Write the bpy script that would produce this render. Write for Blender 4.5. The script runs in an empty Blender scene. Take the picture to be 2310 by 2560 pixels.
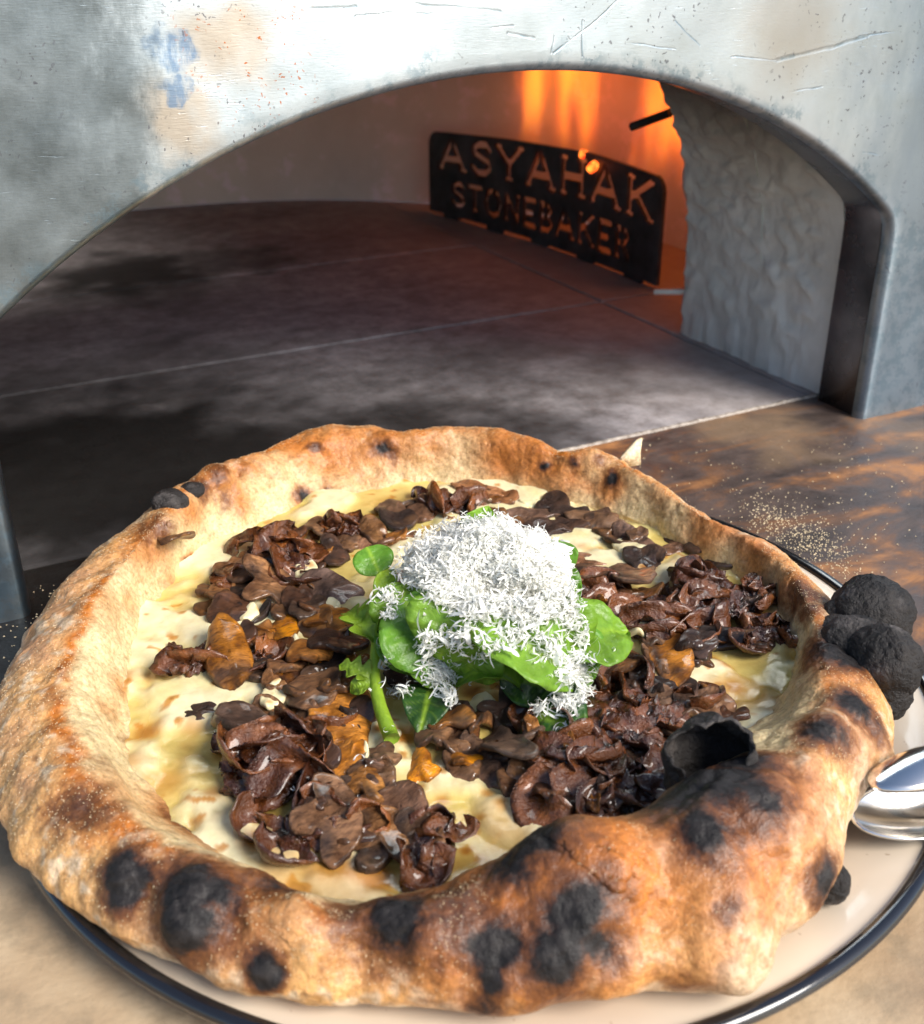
import bpy, bmesh, math, random
import numpy as np
from mathutils import Vector, Matrix
from mathutils.bvhtree import BVHTree

rng = np.random.default_rng(7)
random.seed(7)
sc = bpy.context.scene
COL = sc.collection

# ------------------------------------------------------------------ camera, sky, sun, exposure
CAM = np.array([0.0, 0.0, 0.235])
PITCH, ROLL, YAW, FPX = 0.4698, -0.0037, 0.4728, 2762.7          # measured from the oven's straight edges
FWD = np.array([math.sin(YAW)*math.cos(PITCH), math.cos(YAW)*math.cos(PITCH), -math.sin(PITCH)])
_r = np.array([math.cos(YAW), -math.sin(YAW), 0.0]); _u = np.cross(_r, FWD)
RGT = math.cos(ROLL)*_r + math.sin(ROLL)*_u
UPV = -math.sin(ROLL)*_r + math.cos(ROLL)*_u
cd = bpy.data.cameras.new('camera'); cam = bpy.data.objects.new('camera', cd); COL.objects.link(cam)
m = Matrix((RGT, UPV, -FWD)).transposed().to_4x4(); m.translation = Vector(CAM)
cam.matrix_world = m
cd.sensor_fit = 'HORIZONTAL'; cd.sensor_width = 36.0; cd.lens = 36.0*FPX/2310
cd.clip_start = 0.01; cd.clip_end = 200
cd.dof.use_dof = True; cd.dof.focus_distance = 0.385; cd.dof.aperture_fstop = 20.0
sc.camera = cam

SUN_AZ, SUN_EL = math.radians(152), math.radians(40)
SUND = Vector((math.sin(SUN_AZ)*math.cos(SUN_EL), math.cos(SUN_AZ)*math.cos(SUN_EL), math.sin(SUN_EL)))
wd = bpy.data.worlds.new('World'); sc.world = wd; wd.use_nodes = True
wn = wd.node_tree; bg = wn.nodes['Background']; sky = wn.nodes.new('ShaderNodeTexSky')
sky.sky_type = 'NISHITA'; sky.sun_disc = False; sky.sun_elevation = SUN_EL; sky.sun_rotation = SUN_AZ
sky.air_density = 1.0; sky.dust_density = 1.2; sky.ozone_density = 1.0
wn.links.new(sky.outputs[0], bg.inputs[0]); bg.inputs[1].default_value = 0.125
sl = bpy.data.lights.new('sun', 'SUN'); sl.energy = 3.6; sl.angle = math.radians(30); sl.color = (1.0, 0.95, 0.88)
so = bpy.data.objects.new('sun', sl); COL.objects.link(so)
so.rotation_mode = 'QUATERNION'; so.rotation_quaternion = SUND.to_track_quat('Z', 'Y')
vs = sc.view_settings
sc.display_settings.display_device = 'sRGB'
vs.view_transform = 'Standard'; vs.look = 'None'; vs.gamma = 1.0; vs.exposure = 0.62
try: vs.use_curve_mapping = False
except Exception: pass
sc.render.engine = 'CYCLES'
cy = sc.cycles
cy.use_denoising = True
cy.max_bounces = 8; cy.diffuse_bounces = 5; cy.glossy_bounces = 4; cy.transmission_bounces = 6; cy.transparent_max_bounces = 12
cy.volume_bounces = 0; cy.caustics_reflective = False; cy.caustics_refractive = False
cy.sample_clamp_indirect = 6.0; cy.volume_step_rate = 3.0; cy.volume_max_steps = 48; cy.adaptive_threshold = 0.02

# ------------------------------------------------------------------ helpers
KPX = 2310/1820
def ray(x, y):
    return FWD + RGT*((x*KPX-1155)/FPX) - UPV*((y*KPX-1280)/FPX)
def at(x, y, z=0.0):
    d = ray(x, y); return CAM + d*((z-CAM[2])/d[2])
def atY(x, y, Y):
    d = ray(x, y); return CAM + d*(Y/d[1])
def nrm(v):
    v = np.asarray(v, float); return v/max(1e-12, np.linalg.norm(v))

_perm = np.random.default_rng(3).permutation(256); _perm = np.concatenate([_perm, _perm, _perm])
_g = np.random.default_rng(4).normal(size=(256, 3)); _g /= np.linalg.norm(_g, axis=1)[:, None]
def pn(P, s=1.0, off=0.0):
    """gradient noise, about -0.7..0.7; P is (...,3)"""
    Q = np.asarray(P, float)*s + off + 100.37
    I = np.floor(Q).astype(int); F = Q-I; I &= 255
    W = F*F*F*(F*(F*6-15)+10)
    out = 0
    for dx in (0, 1):
        wx = W[..., 0] if dx else 1-W[..., 0]
        for dy in (0, 1):
            wy = W[..., 1] if dy else 1-W[..., 1]
            for dz in (0, 1):
                wz = W[..., 2] if dz else 1-W[..., 2]
                h = _perm[_perm[_perm[(I[..., 0]+dx) & 255]+((I[..., 1]+dy) & 255)]+((I[..., 2]+dz) & 255)]
                g = _g[h]
                out = out + wx*wy*wz*(g[..., 0]*(F[..., 0]-dx)+g[..., 1]*(F[..., 1]-dy)+g[..., 2]*(F[..., 2]-dz))
    return out
def fbm(P, s, o=4, off=0.0):
    r = 0; a = 1.0
    for i in range(o):
        r = r + a*pn(P, s*2**i, off+i*17.1); a *= 0.5
    return r
def sst(a, b, x):
    t = np.clip((x-a)/(b-a), 0, 1); return t*t*(3-2*t)
def mix(a, b, t):
    t = np.asarray(t)[..., None]; return np.asarray(a)*(1-t)+np.asarray(b)*t

def grid_faces(nu, nv, cu=False, cv=False, base=0):
    iu = np.arange(nu if cu else nu-1); iv = np.arange(nv if cv else nv-1)
    A, B = np.meshgrid(iu, iv, indexing='ij'); A = A.ravel(); B = B.ravel()
    A2 = (A+1) % nu; B2 = (B+1) % nv
    return np.stack([A*nv+B, A2*nv+B, A2*nv+B2, A*nv+B2], 1)+base

def link(o, parent=None):
    COL.objects.link(o)
    if parent is not None: o.parent = parent
    return o
def mesh(name, V, F, mat=None, parent=None, smooth=True, cols=None, uv=None, loc=None):
    me = bpy.data.meshes.new(name)
    V = np.asarray(V, float)
    me.from_pydata(V.tolist(), [], F.tolist() if isinstance(F, np.ndarray) else F)
    if smooth: me.shade_smooth()
    if cols is not None:
        for k, a in cols.items():
            a = np.asarray(a, np.float32)
            if a.ndim == 1:
                at_ = me.attributes.new(k, 'FLOAT', 'POINT'); at_.data.foreach_set('value', a)
            else:
                at_ = me.attributes.new(k, 'FLOAT_COLOR', 'POINT')
                at_.data.foreach_set('color', np.concatenate([a, np.ones((len(a), 1), np.float32)], 1).ravel())
    if uv is not None:
        l = me.uv_layers.new(name='UVMap'); vi = np.empty(len(me.loops), int); me.loops.foreach_get('vertex_index', vi)
        l.data.foreach_set('uv', np.asarray(uv, np.float32)[vi].ravel())
    if mat: me.materials.append(mat)
    me.update()
    o = bpy.data.objects.new(name, me)
    if loc is not None: o.location = loc
    return link(o, parent)
def empty(name, loc=(0, 0, 0)):
    o = bpy.data.objects.new(name, None); o.location = loc; o.empty_display_size = 0.02
    return link(o)
def tag(o, label=None, cat=None, group=None, kind=None):
    if label: o['label'] = label
    if cat: o['category'] = cat
    if group: o['group'] = group
    if kind: o['kind'] = kind
    return o
def shift(V, e):            # world verts -> local of an unrotated Empty
    return np.asarray(V)-np.array(e.location)

class NT:
    """small node-tree writer"""
    def __init__(s, name):
        s.m = bpy.data.materials.new(name); s.m.use_nodes = True; s.t = s.m.node_tree
        s.b = s.t.nodes['Principled BSDF']; s.out = s.t.nodes['Material Output']
    def n(s, typ, props=None, **ins):
        nd = s.t.nodes.new('ShaderNode'+typ)
        for k, v in (props or {}).items(): setattr(nd, k, v)
        for k, v in ins.items(): s.set(nd, k, v)
        return nd
    def set(s, nd, k, v):
        key = int(k[1:]) if k[0] == 'i' and k[1:].isdigit() else k.replace('_', ' ')
        sock = nd.inputs[key]
        if isinstance(v, bpy.types.NodeSocket): s.t.links.new(v, sock)
        elif isinstance(v, bpy.types.Node): s.t.links.new(v.outputs[0], sock)
        else:
            if isinstance(v, (tuple, list)) and len(v) == 3 and sock.type == 'RGBA': v = (*v, 1)
            sock.default_value = v
    def p(s, **ins):
        for k, v in ins.items(): s.set(s.b, k, v)
    def math(s, op, a, b=0.0, c=None, clamp=False):
        nd = s.n('Math', dict(operation=op, use_clamp=clamp), i0=a, i1=b)
        if c is not None: s.set(nd, 'i2', c)
        return nd.outputs[0]
    def ramp(s, fac, stops, interp='LINEAR'):
        nd = s.n('ValToRGB', Fac=fac); cr = nd.color_ramp; cr.interpolation = interp
        while len(cr.elements) < len(stops): cr.elements.new(0.5)
        for e, (p, c) in zip(cr.elements, stops):
            e.position = p; e.color = (*c, 1) if isinstance(c, (tuple, list)) else (c, c, c, 1)
        return nd.outputs[0]
    def mixc(s, fac, a, b, blend='MIX'):
        nd = s.n('Mix', dict(data_type='RGBA', blend_type=blend, clamp_factor=True))
        s.set(nd, 'i0', fac); s.set(nd, 'i6', a); s.set(nd, 'i7', b); return nd.outputs[2]
    def noise(s, vec, scale, detail=4.0, rough=0.55, dist=0.0):
        return s.n('TexNoise', Vector=vec, Scale=scale, Detail=detail, Roughness=rough, Distortion=dist).outputs[0]
    def obj(s): return s.n('TexCoord').outputs['Object']
    def map(s, vec, scale=(1, 1, 1), loc=(0, 0, 0), rot=(0, 0, 0)):
        return s.n('Mapping', Vector=vec, Scale=scale, Location=loc, Rotation=rot).outputs[0]
    def bump(s, h, strength=0.5, dist=0.001, normal=None):
        nd = s.n('Bump', Height=h, Strength=strength, Distance=dist)
        if normal is not None: s.set(nd, 'Normal', normal)
        return nd.outputs[0]
    def attr(s, name, fac=False):
        nd = s.n('Attribute', dict(attribute_name=name)); return nd.outputs['Fac' if fac else 'Color']
    def gauss(s, pos, c, r):
        """soft round stain mask: 1 at c, 0 at distance r"""
        d = s.n('VectorMath', dict(operation='DISTANCE'), i0=pos, i1=c).outputs['Value']
        return s.n('MapRange', dict(interpolation_type='SMOOTHSTEP'), Value=d, i1=r*0.25, i2=r, i3=1.0, i4=0.0).outputs[0]
    def seg(s, pos, a, b, w):
        """thin line mask between points a and b (a scratch)"""
        a = Vector(a); b = Vector(b); d = b-a; L2 = d.length_squared
        pa = s.n('VectorMath', dict(operation='SUBTRACT'), i0=pos, i1=a).outputs[0]
        h = s.math('DIVIDE', s.n('VectorMath', dict(operation='DOT_PRODUCT'), i0=pa, i1=d).outputs['Value'], L2, clamp=True)
        q = s.n('VectorMath', dict(operation='SCALE'), i0=d, Scale=h).outputs[0]
        ds = s.n('VectorMath', dict(operation='DISTANCE'), i0=pa, i1=q).outputs['Value']
        return s.n('MapRange', dict(interpolation_type='SMOOTHSTEP'), Value=ds, i1=w*0.2, i2=w, i3=1.0, i4=0.0).outputs[0]

# ------------------------------------------------------------------ materials
AXC = (0.239, 0.196-0.3438)        # centre of the oven arch's arc, x and z
def mat_steel_front():
    t = NT('worn_brushed_steel'); o = t.n('NewGeometry').outputs['Position']
    big = t.noise(o, 9.0, 3); mid = t.noise(t.map(o, (1, 1, 1)), 34.0, 6, 0.65); fine = t.noise(t.map(o, (30, 1, 260)), 9.0, 3)
    col = t.ramp(big, [(0.30, (0.345, 0.415, 0.47)), (0.62, (0.475, 0.545, 0.595))])
    smear = t.ramp(mid, [(0.45, 0.0), (0.62, 1.0)])
    col = t.mixc(t.math('MULTIPLY', smear, 0.35), col, (0.46, 0.50, 0.52))
    # tan tarnish and blue heat tint where the sheet got hot, upper left; tan band upper right
    wob = t.n('VectorMath', dict(operation='SCALE'), i0=t.n('TexNoise', Vector=o, Scale=60.0, Detail=5.0).outputs['Color'], Scale=0.030).outputs[0]
    ow = t.n('VectorMath', dict(operation='ADD'), i0=o, i1=wob).outputs[0]
    sh = Vector((0.015, 0.015, 0.015))
    def G(c, r): return t.gauss(ow, Vector(c)+sh, r)
    tan = t.math('MAXIMUM', G((0.118, 0.41, 0.205), 0.024), G((0.097, 0.41, 0.182), 0.020))
    tan = t.math('MAXIMUM', tan, t.math('MULTIPLY', G((0.378, 0.41, 0.205), 0.040), 0.55))
    col = t.mixc(t.math('MULTIPLY', tan, 0.75), col, (0.40, 0.33, 0.25))
    blue = t.math('MAXIMUM', G((0.098, 0.41, 0.205), 0.013), G((0.100, 0.41, 0.193), 0.010))
    blue = t.math('MULTIPLY', t.ramp(blue, [(0.25, 0.0), (0.55, 1.0)]), t.ramp(t.noise(t.map(o, (1, 1, 0.35)), 190.0, 5, 0.7), [(0.36, 0.25), (0.52, 1.0)]))
    col = t.mixc(t.math('MULTIPLY', blue, 0.85), col, (0.13, 0.21, 0.33))
    sm = t.math('MAXIMUM', G((0.062, 0.41, 0.175), 0.034), G((0.050, 0.41, 0.215), 0.030))
    sm = t.math('MULTIPLY', sm, t.ramp(t.noise(t.map(o, (1, 1, 0.6)), 60.0, 7, 0.75), [(0.42, 0.0), (0.62, 1.0)]))
    col = t.mixc(t.math('MULTIPLY', sm, 0.5), col, (0.15, 0.17, 0.18))
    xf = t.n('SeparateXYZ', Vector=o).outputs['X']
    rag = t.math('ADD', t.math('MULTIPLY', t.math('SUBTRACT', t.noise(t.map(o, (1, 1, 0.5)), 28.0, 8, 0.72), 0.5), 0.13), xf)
    grime_refl = t.n('MapRange', dict(interpolation_type='SMOOTHSTEP'), Value=rag, i1=0.070, i2=0.100, i3=1.0, i4=0.0).outputs[0]
    blue_refl = t.n('MapRange', dict(interpolation_type='SMOOTHSTEP'), Value=rag, i1=0.395, i2=0.47, i3=0.0, i4=0.55).outputs[0]
    col = t.mixc(t.math('MULTIPLY', grime_refl, 0.80), col, t.ramp(mid, [(0.35, (0.075, 0.095, 0.105)), (0.65, (0.17, 0.205, 0.225))]))  # dark reflection painted into the left side, mixed with ragged grime
    col = t.mixc(blue_refl, col, (0.16, 0.23, 0.31))  # blue sky reflection painted into the steel toward the right edge
    # rust and soot specks
    vor = t.n('TexVoronoi', Vector=ow, Scale=420.0).outputs['Distance']
    spk = t.math('LESS_THAN', vor, 0.22)
    rz = t.math('MULTIPLY', G((0.128, 0.41, 0.203), 0.036), t.ramp(t.noise(o, 160, 2), [(0.42, 0.0), (0.50, 1.0)]))
    col = t.mixc(t.math('MULTIPLY', spk, rz), col, (0.38, 0.13, 0.05))
    vor2 = t.n('TexVoronoi', Vector=ow, Scale=260.0).outputs['Distance']
    spk2 = t.math('MULTIPLY', t.math('LESS_THAN', vor2, 0.16), t.ramp(t.noise(o, 22, 3), [(0.44, 0.0), (0.56, 1.0)]))
    col = t.mixc(t.math('MULTIPLY', spk2, 0.75), col, (0.10, 0.10, 0.12))
    # scuffed, bluish worn band hugging the arch edge (distance from the arc's centre)
    rad = t.n('VectorMath', dict(operation='DISTANCE'), i0=ow, i1=Vector((AXC[0], 0.41, AXC[1]))+sh).outputs['Value']
    band = t.n('MapRange', dict(interpolation_type='SMOOTHSTEP'), Value=rad, i1=0.3425, i2=0.350, i3=1.0, i4=0.0).outputs[0]
    bw = t.math('MULTIPLY', band, t.ramp(t.noise(o, 130.0, 6, 0.75), [(0.47, 0.0), (0.56, 1.0)]))
    col = t.mixc(t.math('MULTIPLY', bw, 0.6), col, (0.17, 0.25, 0.31))
    # scratches
    ow2 = t.n('VectorMath', dict(operation='ADD'), i0=o, i1=t.n('VectorMath', dict(operation='SCALE'), i0=wob, Scale=0.10).outputs[0]).outputs[0]; sh2 = sh*0.1
    scr = None
    for a, b, w in [((1090, 105), (1175, 40), .0007), ((1085, 105), (1090, 72), .0006), ((1145, 112), (1148, 40), .0007), ((1175, 40), (1230, -10), .0006),
                    ((1440, 112), (1530, 118), .0006), ((1530, 118), (1640, 92), .0013), ((1640, 92), (1710, 70), .0012), ((1690, 72), (1760, 62), .0006),
                    ((600, 18), (700, 12), .0009), ((880, 20), (900, 60), .0004), ((1560, 180), (1620, 172), .0006), ((1700, 300), (1760, 312), .0005), ((820, 8), (985, 22), .0009), ((700, 30), (860, 26), .0005), ((930, 55), (1010, 48), .0006), ((1000, 62), (1052, 75), .0009), ((1240, 85), (1330, 96), .0005), ((1330, 40), (1380, 90), .0004)]:
        k = t.seg(ow2, Vector(atY(*a, .41))+sh2, Vector(atY(*b, .41))+sh2, w*1.0)
        scr = k if scr is None else t.math('MAXIMUM', scr, k)
    fs = t.ramp(t.noise(t.map(o, (14, 1, 170), rot=(0, 0.35, 0)), 8.0, 2), [(0.68, 0.0), (0.72, 1.0)])
    fs = t.math('MULTIPLY', fs, t.ramp(t.noise(o, 30, 2), [(0.5, 0.0), (0.62, 1.0)]))
    scr = t.math('MAXIMUM', scr, t.math('MULTIPLY', fs, 0.6))
    col = t.mixc(t.math('MULTIPLY', t.math('MULTIPLY', scr, t.ramp(t.noise(o, 150.0, 4, 0.6), [(0.42, 0.12), (0.60, 0.8)])), 0.75), col, (0.15, 0.23, 0.29))
    rough = t.ramp(mid, [(0.3, 0.27), (0.7, 0.36)])
    h = t.math('ADD', t.math('MULTIPLY', fine, 0.25), t.math('ADD', mid, t.math('MULTIPLY', scr, -0.8)))
    tg = t.n('Tangent', dict(direction_type='UV_MAP', uv_map='UVMap'))
    t.p(Base_Color=col, Metallic=0.95, Roughness=rough, Anisotropic=0.8, Tangent=tg, Normal=t.bump(h, 0.25, 0.0006))
    return t.m
def mat_dark_steel():
    t = NT('sooty_polished_steel'); o = t.n('NewGeometry').outputs['Position']
    n1 = t.noise(o, 30.0, 5, 0.6)
    col = t.ramp(n1, [(0.3, (0.10, 0.10, 0.11)), (0.7, (0.30, 0.31, 0.33))])
    g = t.gauss(t.n('VectorMath', dict(operation='MULTIPLY'), i0=o, i1=(1, 1, 1)), (0.465, 0.43, -0.01), 0.06)
    col = t.mixc(t.math('MULTIPLY', g, 0.85), col, (0.03, 0.018, 0.012))
    t.p(Base_Color=col, Metallic=0.85, Roughness=t.ramp(n1, [(0.3, 0.2), (0.7, 0.34)]), Normal=t.bump(n1, 0.1, 0.0005))
    return t.m
def mat_gasket():
    t = NT('black_seal'); t.p(Base_Color=(0.012, 0.012, 0.013), Roughness=0.6); return t.m
def mat_liner():
    t = NT('fired_refractory_plaster'); o = t.n('NewGeometry').outputs['Position']
    n1 = t.noise(o, 25.0, 6, 0.62); n2 = t.noise(t.map(o, (1, 1, 0.45)), 120.0, 5, 0.6); n3 = t.noise(o, 7.0, 3)
    col = t.ramp(n1, [(0.32, (0.60, 0.64, 0.63)), (0.55, (0.75, 0.785, 0.77)), (0.75, (0.82, 0.85, 0.86))])
    col = t.mixc(t.ramp(n3, [(0.4, 0.0), (0.7, 0.5)]), col, (0.60, 0.58, 0.50))
    z = t.n('SeparateXYZ', Vector=o).outputs['Z']
    soot = t.n('MapRange', dict(interpolation_type='SMOOTHSTEP'), Value=t.math('ADD', z, t.math('MULTIPLY', n1, 0.05)), i1=0.135, i2=0.19, i3=0.0, i4=0.85).outputs[0]
    col = t.mixc(soot, col, (0.10, 0.09, 0.085))
    t.p(Base_Color=col, Roughness=t.ramp(n2, [(0.3, 0.32), (0.7, 0.6)]), Normal=t.bump(n2, 0.5, 0.0015))
    t.p(Specular_IOR_Level=0.4)
    return t.m
def mat_dome():
    t = NT('refractory_dome_wall'); o = t.n('NewGeometry').outputs['Position']
    n1 = t.noise(o, 11.0, 5, 0.6); n2 = t.noise(o, 48.0, 5, 0.65)
    col = t.ramp(n1, [(0.3, (0.66, 0.72, 0.685)), (0.7, (0.82, 0.875, 0.84))])
    bl = t.math('MULTIPLY', t.ramp(n2, [(0.53, 0.0), (0.60, 1.0)]), t.ramp(n1, [(0.40, 0.0), (0.52, 1.0)]))
    col = t.mixc(t.math('MULTIPLY', bl, 0.9), col, (0.90, 0.91, 0.97))
    z = t.n('SeparateXYZ', Vector=o).outputs['Z']
    soot = t.n('MapRange', dict(interpolation_type='SMOOTHSTEP'), Value=t.math('ADD', z, t.math('MULTIPLY', n1, 0.05)), i1=0.130, i2=0.22, i3=0.0, i4=0.8).outputs[0]
    col = t.mixc(soot, col, (0.13, 0.11, 0.10))
    t.p(Base_Color=col, Roughness=0.7, Normal=t.bump(n2, 0.3, 0.002)); return t.m
def mat_tile():
    t = NT('baked_oven_stone')
    # one material for every tile: world-sized grain from geometry position
    o = t.n('NewGeometry').outputs['Position']
    n1 = t.noise(o, 9.0, 6, 0.62); n2 = t.noise(o, 60.0, 6, 0.7); n3 = t.noise(o, 500.0, 3, 0.6)
    col = t.ramp(n1, [(0.30, (0.19, 0.172, 0.175)), (0.50, (0.35, 0.325, 0.335)), (0.72, (0.47, 0.435, 0.435))])
    col = t.mixc(t.ramp(n2, [(0.35, 0.75), (0.62, 0.0)]), col, (0.13, 0.115, 0.112))
    x = t.n('SeparateXYZ', Vector=o)
    warm = t.n('MapRange', dict(interpolation_type='SMOOTHSTEP'), Value=t.math('ADD', x.outputs['X'], t.math('MULTIPLY', n1, 0.15)), i1=0.40, i2=0.58, i3=0.0, i4=0.6).outputs[0]
    col = t.mixc(warm, col, (0.38, 0.32, 0.29))
    # baked-on soot patches
    wob = t.n('VectorMath', dict(operation='SCALE'), i0=t.n('TexNoise', Vector=o, Scale=22.0, Detail=5.0).outputs['Color'], Scale=0.14).outputs[0]
    ow = t.n('VectorMath', dict(operation='ADD'), i0=o, i1=wob).outputs[0]
    s = Vector((0.07, 0.07, 0.07))
    def G(c, r): return t.gauss(ow, Vector(c)+s, r)
    soot = None
    for c, r, a in [((0.17, 0.92, 0), 0.11, .9), ((0.25, 0.93, 0), 0.07, .6), ((0.07, 0.53, 0), 0.25, 1.0), ((0.22, 0.49, 0), 0.16, .95), ((0.30, 0.56, 0), 0.10, .5),
                    ((0.02, 0.60, 0), 0.12, .9), ((0.36, 0.52, 0), 0.07, .45)]:
        g = t.math('MULTIPLY', G(c, r), a); soot = g if soot is None else t.math('MAXIMUM', soot, g)
    col = t.mixc(soot, col, (0.006, 0.005, 0.0045))
    h = t.math('ADD', n2, t.math('MULTIPLY', n3, 0.5))
    t.p(Base_Color=col, Roughness=t.ramp(n2, [(0.3, 0.62), (0.7, 0.9)]), Normal=t.bump(h, 0.45, 0.0009), Specular_IOR_Level=0.25); return t.m
def mat_counter():
    t = NT('stained_stone_landing'); o = t.n('NewGeometry').outputs['Position']
    n1 = t.noise(o, 14.0, 6, 0.62); n2 = t.noise(t.map(o, (1, 1.9, 1), rot=(0, 0, -0.5)), 17.0, 6, 0.6, 0.6); n3 = t.noise(o, 420.0, 4, 0.6); n4 = t.noise(o, 70.0, 6, 0.65)
    beige = t.ramp(n1, [(0.3, (0.32, 0.215, 0.125)), (0.5, (0.46, 0.33, 0.20)), (0.7, (0.57, 0.44, 0.285))])
    beige = t.mixc(t.ramp(n4, [(0.36, 0.5), (0.5, 0.0)]), beige, (0.25, 0.19, 0.12))
    burn = t.ramp(n2, [(0.34, (0.035, 0.026, 0.023)), (0.48, (0.105, 0.074, 0.062)), (0.55, (0.18, 0.088, 0.045)), (0.66, (0.42, 0.19, 0.07))])
    burn = t.mixc(t.ramp(n4, [(0.35, 0.6), (0.6, 0.0)]), burn, (0.045, 0.033, 0.029))
    xyz = t.n('SeparateXYZ', Vector=o)
    # burning fades with distance from the oven mouth; less of it toward the right
    d = t.math('ADD', t.math('ADD', xyz.outputs['Y'], t.math('MULTIPLY', t.math('SUBTRACT', n1, 0.5), 0.10)), t.math('MULTIPLY', xyz.outputs['X'], 0.30))
    f = t.n('MapRange', dict(interpolation_type='SMOOTHSTEP'), Value=d, i1=0.262, i2=0.315, i3=0.0, i4=1.0).outputs[0]
    col = t.mixc(f, beige, burn)
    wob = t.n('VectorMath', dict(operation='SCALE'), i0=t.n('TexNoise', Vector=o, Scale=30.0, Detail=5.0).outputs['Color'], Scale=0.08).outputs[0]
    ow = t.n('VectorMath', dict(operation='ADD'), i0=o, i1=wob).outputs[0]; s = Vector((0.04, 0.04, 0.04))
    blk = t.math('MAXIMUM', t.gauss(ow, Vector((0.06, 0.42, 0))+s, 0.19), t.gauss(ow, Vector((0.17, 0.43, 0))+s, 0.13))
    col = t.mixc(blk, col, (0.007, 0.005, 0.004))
    tan = t.math('MAXIMUM', t.gauss(ow, Vector((0.40, 0.425, 0))+s, 0.05), t.math('MULTIPLY', t.gauss(ow, Vector((0.47, 0.385, 0))+s, 0.035), 0.5))
    col = t.mixc(t.math('MULTIPLY', tan, 0.6), col, (0.29, 0.19, 0.11))
    h = t.math('ADD', t.math('MULTIPLY', n4, 0.6), t.math('MULTIPLY', n3, 0.6))
    rough = t.mixc(f, (0.5, 0.5, 0.5), t.ramp(n4, [(0.35, 0.34), (0.65, 0.62)]))
    t.p(Base_Color=col, Roughness=rough, Normal=t.bump(h, 0.5, 0.0008)); return t.m
def mat_joint():
    t = NT('pale_joint_grit'); o = t.n('NewGeometry').outputs['Position']; n = t.noise(o, 300.0, 4)
    t.p(Base_Color=t.ramp(n, [(0.3, (0.20, 0.16, 0.13)), (0.65, (0.48, 0.42, 0.36))]), Roughness=0.85, Normal=t.bump(n, 0.5, 0.0006)); return t.m
def mat_guard():
    t = NT('fire_blackened_iron'); o = t.n('NewGeometry').outputs['Position']; n = t.noise(o, 40.0, 5, 0.6)
    t.p(Base_Color=t.ramp(n, [(0.3, (0.020, 0.022, 0.026)), (0.7, (0.085, 0.088, 0.10))]), Metallic=0.4, Roughness=0.5, Normal=t.bump(n, 0.3, 0.001)); return t.m
def mat_plain(name, col, rough=0.5, metal=0.0, **k):
    t = NT(name); o = t.obj(); n = t.noise(o, 90.0, 4)
    t.p(Base_Color=t.mixc(t.math('MULTIPLY', n, 0.35), col, tuple(c*0.6 for c in col)), Roughness=rough, Metallic=metal, **k); return t.m
def mat_enamel():
    t = NT('cream_enamel'); o = t.obj(); n = t.noise(o, 12.0, 3); n2 = t.noise(o, 260.0, 2)
    col = t.ramp(n, [(0.3, (0.60, 0.50, 0.385)), (0.7, (0.69, 0.595, 0.47))])
    col = t.mixc(t.ramp(n2, [(0.70, 0.0), (0.74, 0.5)]), col, (0.30, 0.20, 0.12))
    t.p(Base_Color=col, Roughness=0.22, Coat_Weight=0.4, Coat_Roughness=0.08); return t.m
def mat_enamel_rim():
    t = NT('black_enamel_rim'); t.p(Base_Color=(0.010, 0.010, 0.012), Roughness=0.13, Coat_Weight=0.6); return t.m
def mat_chrome():
    t = NT('polished_steel_tool'); o = t.obj(); n = t.noise(o, 60.0, 3)
    t.p(Base_Color=(0.74, 0.72, 0.69), Metallic=1.0, Roughness=t.ramp(n, [(0.3, 0.10), (0.7, 0.22)])); return t.m
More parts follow.
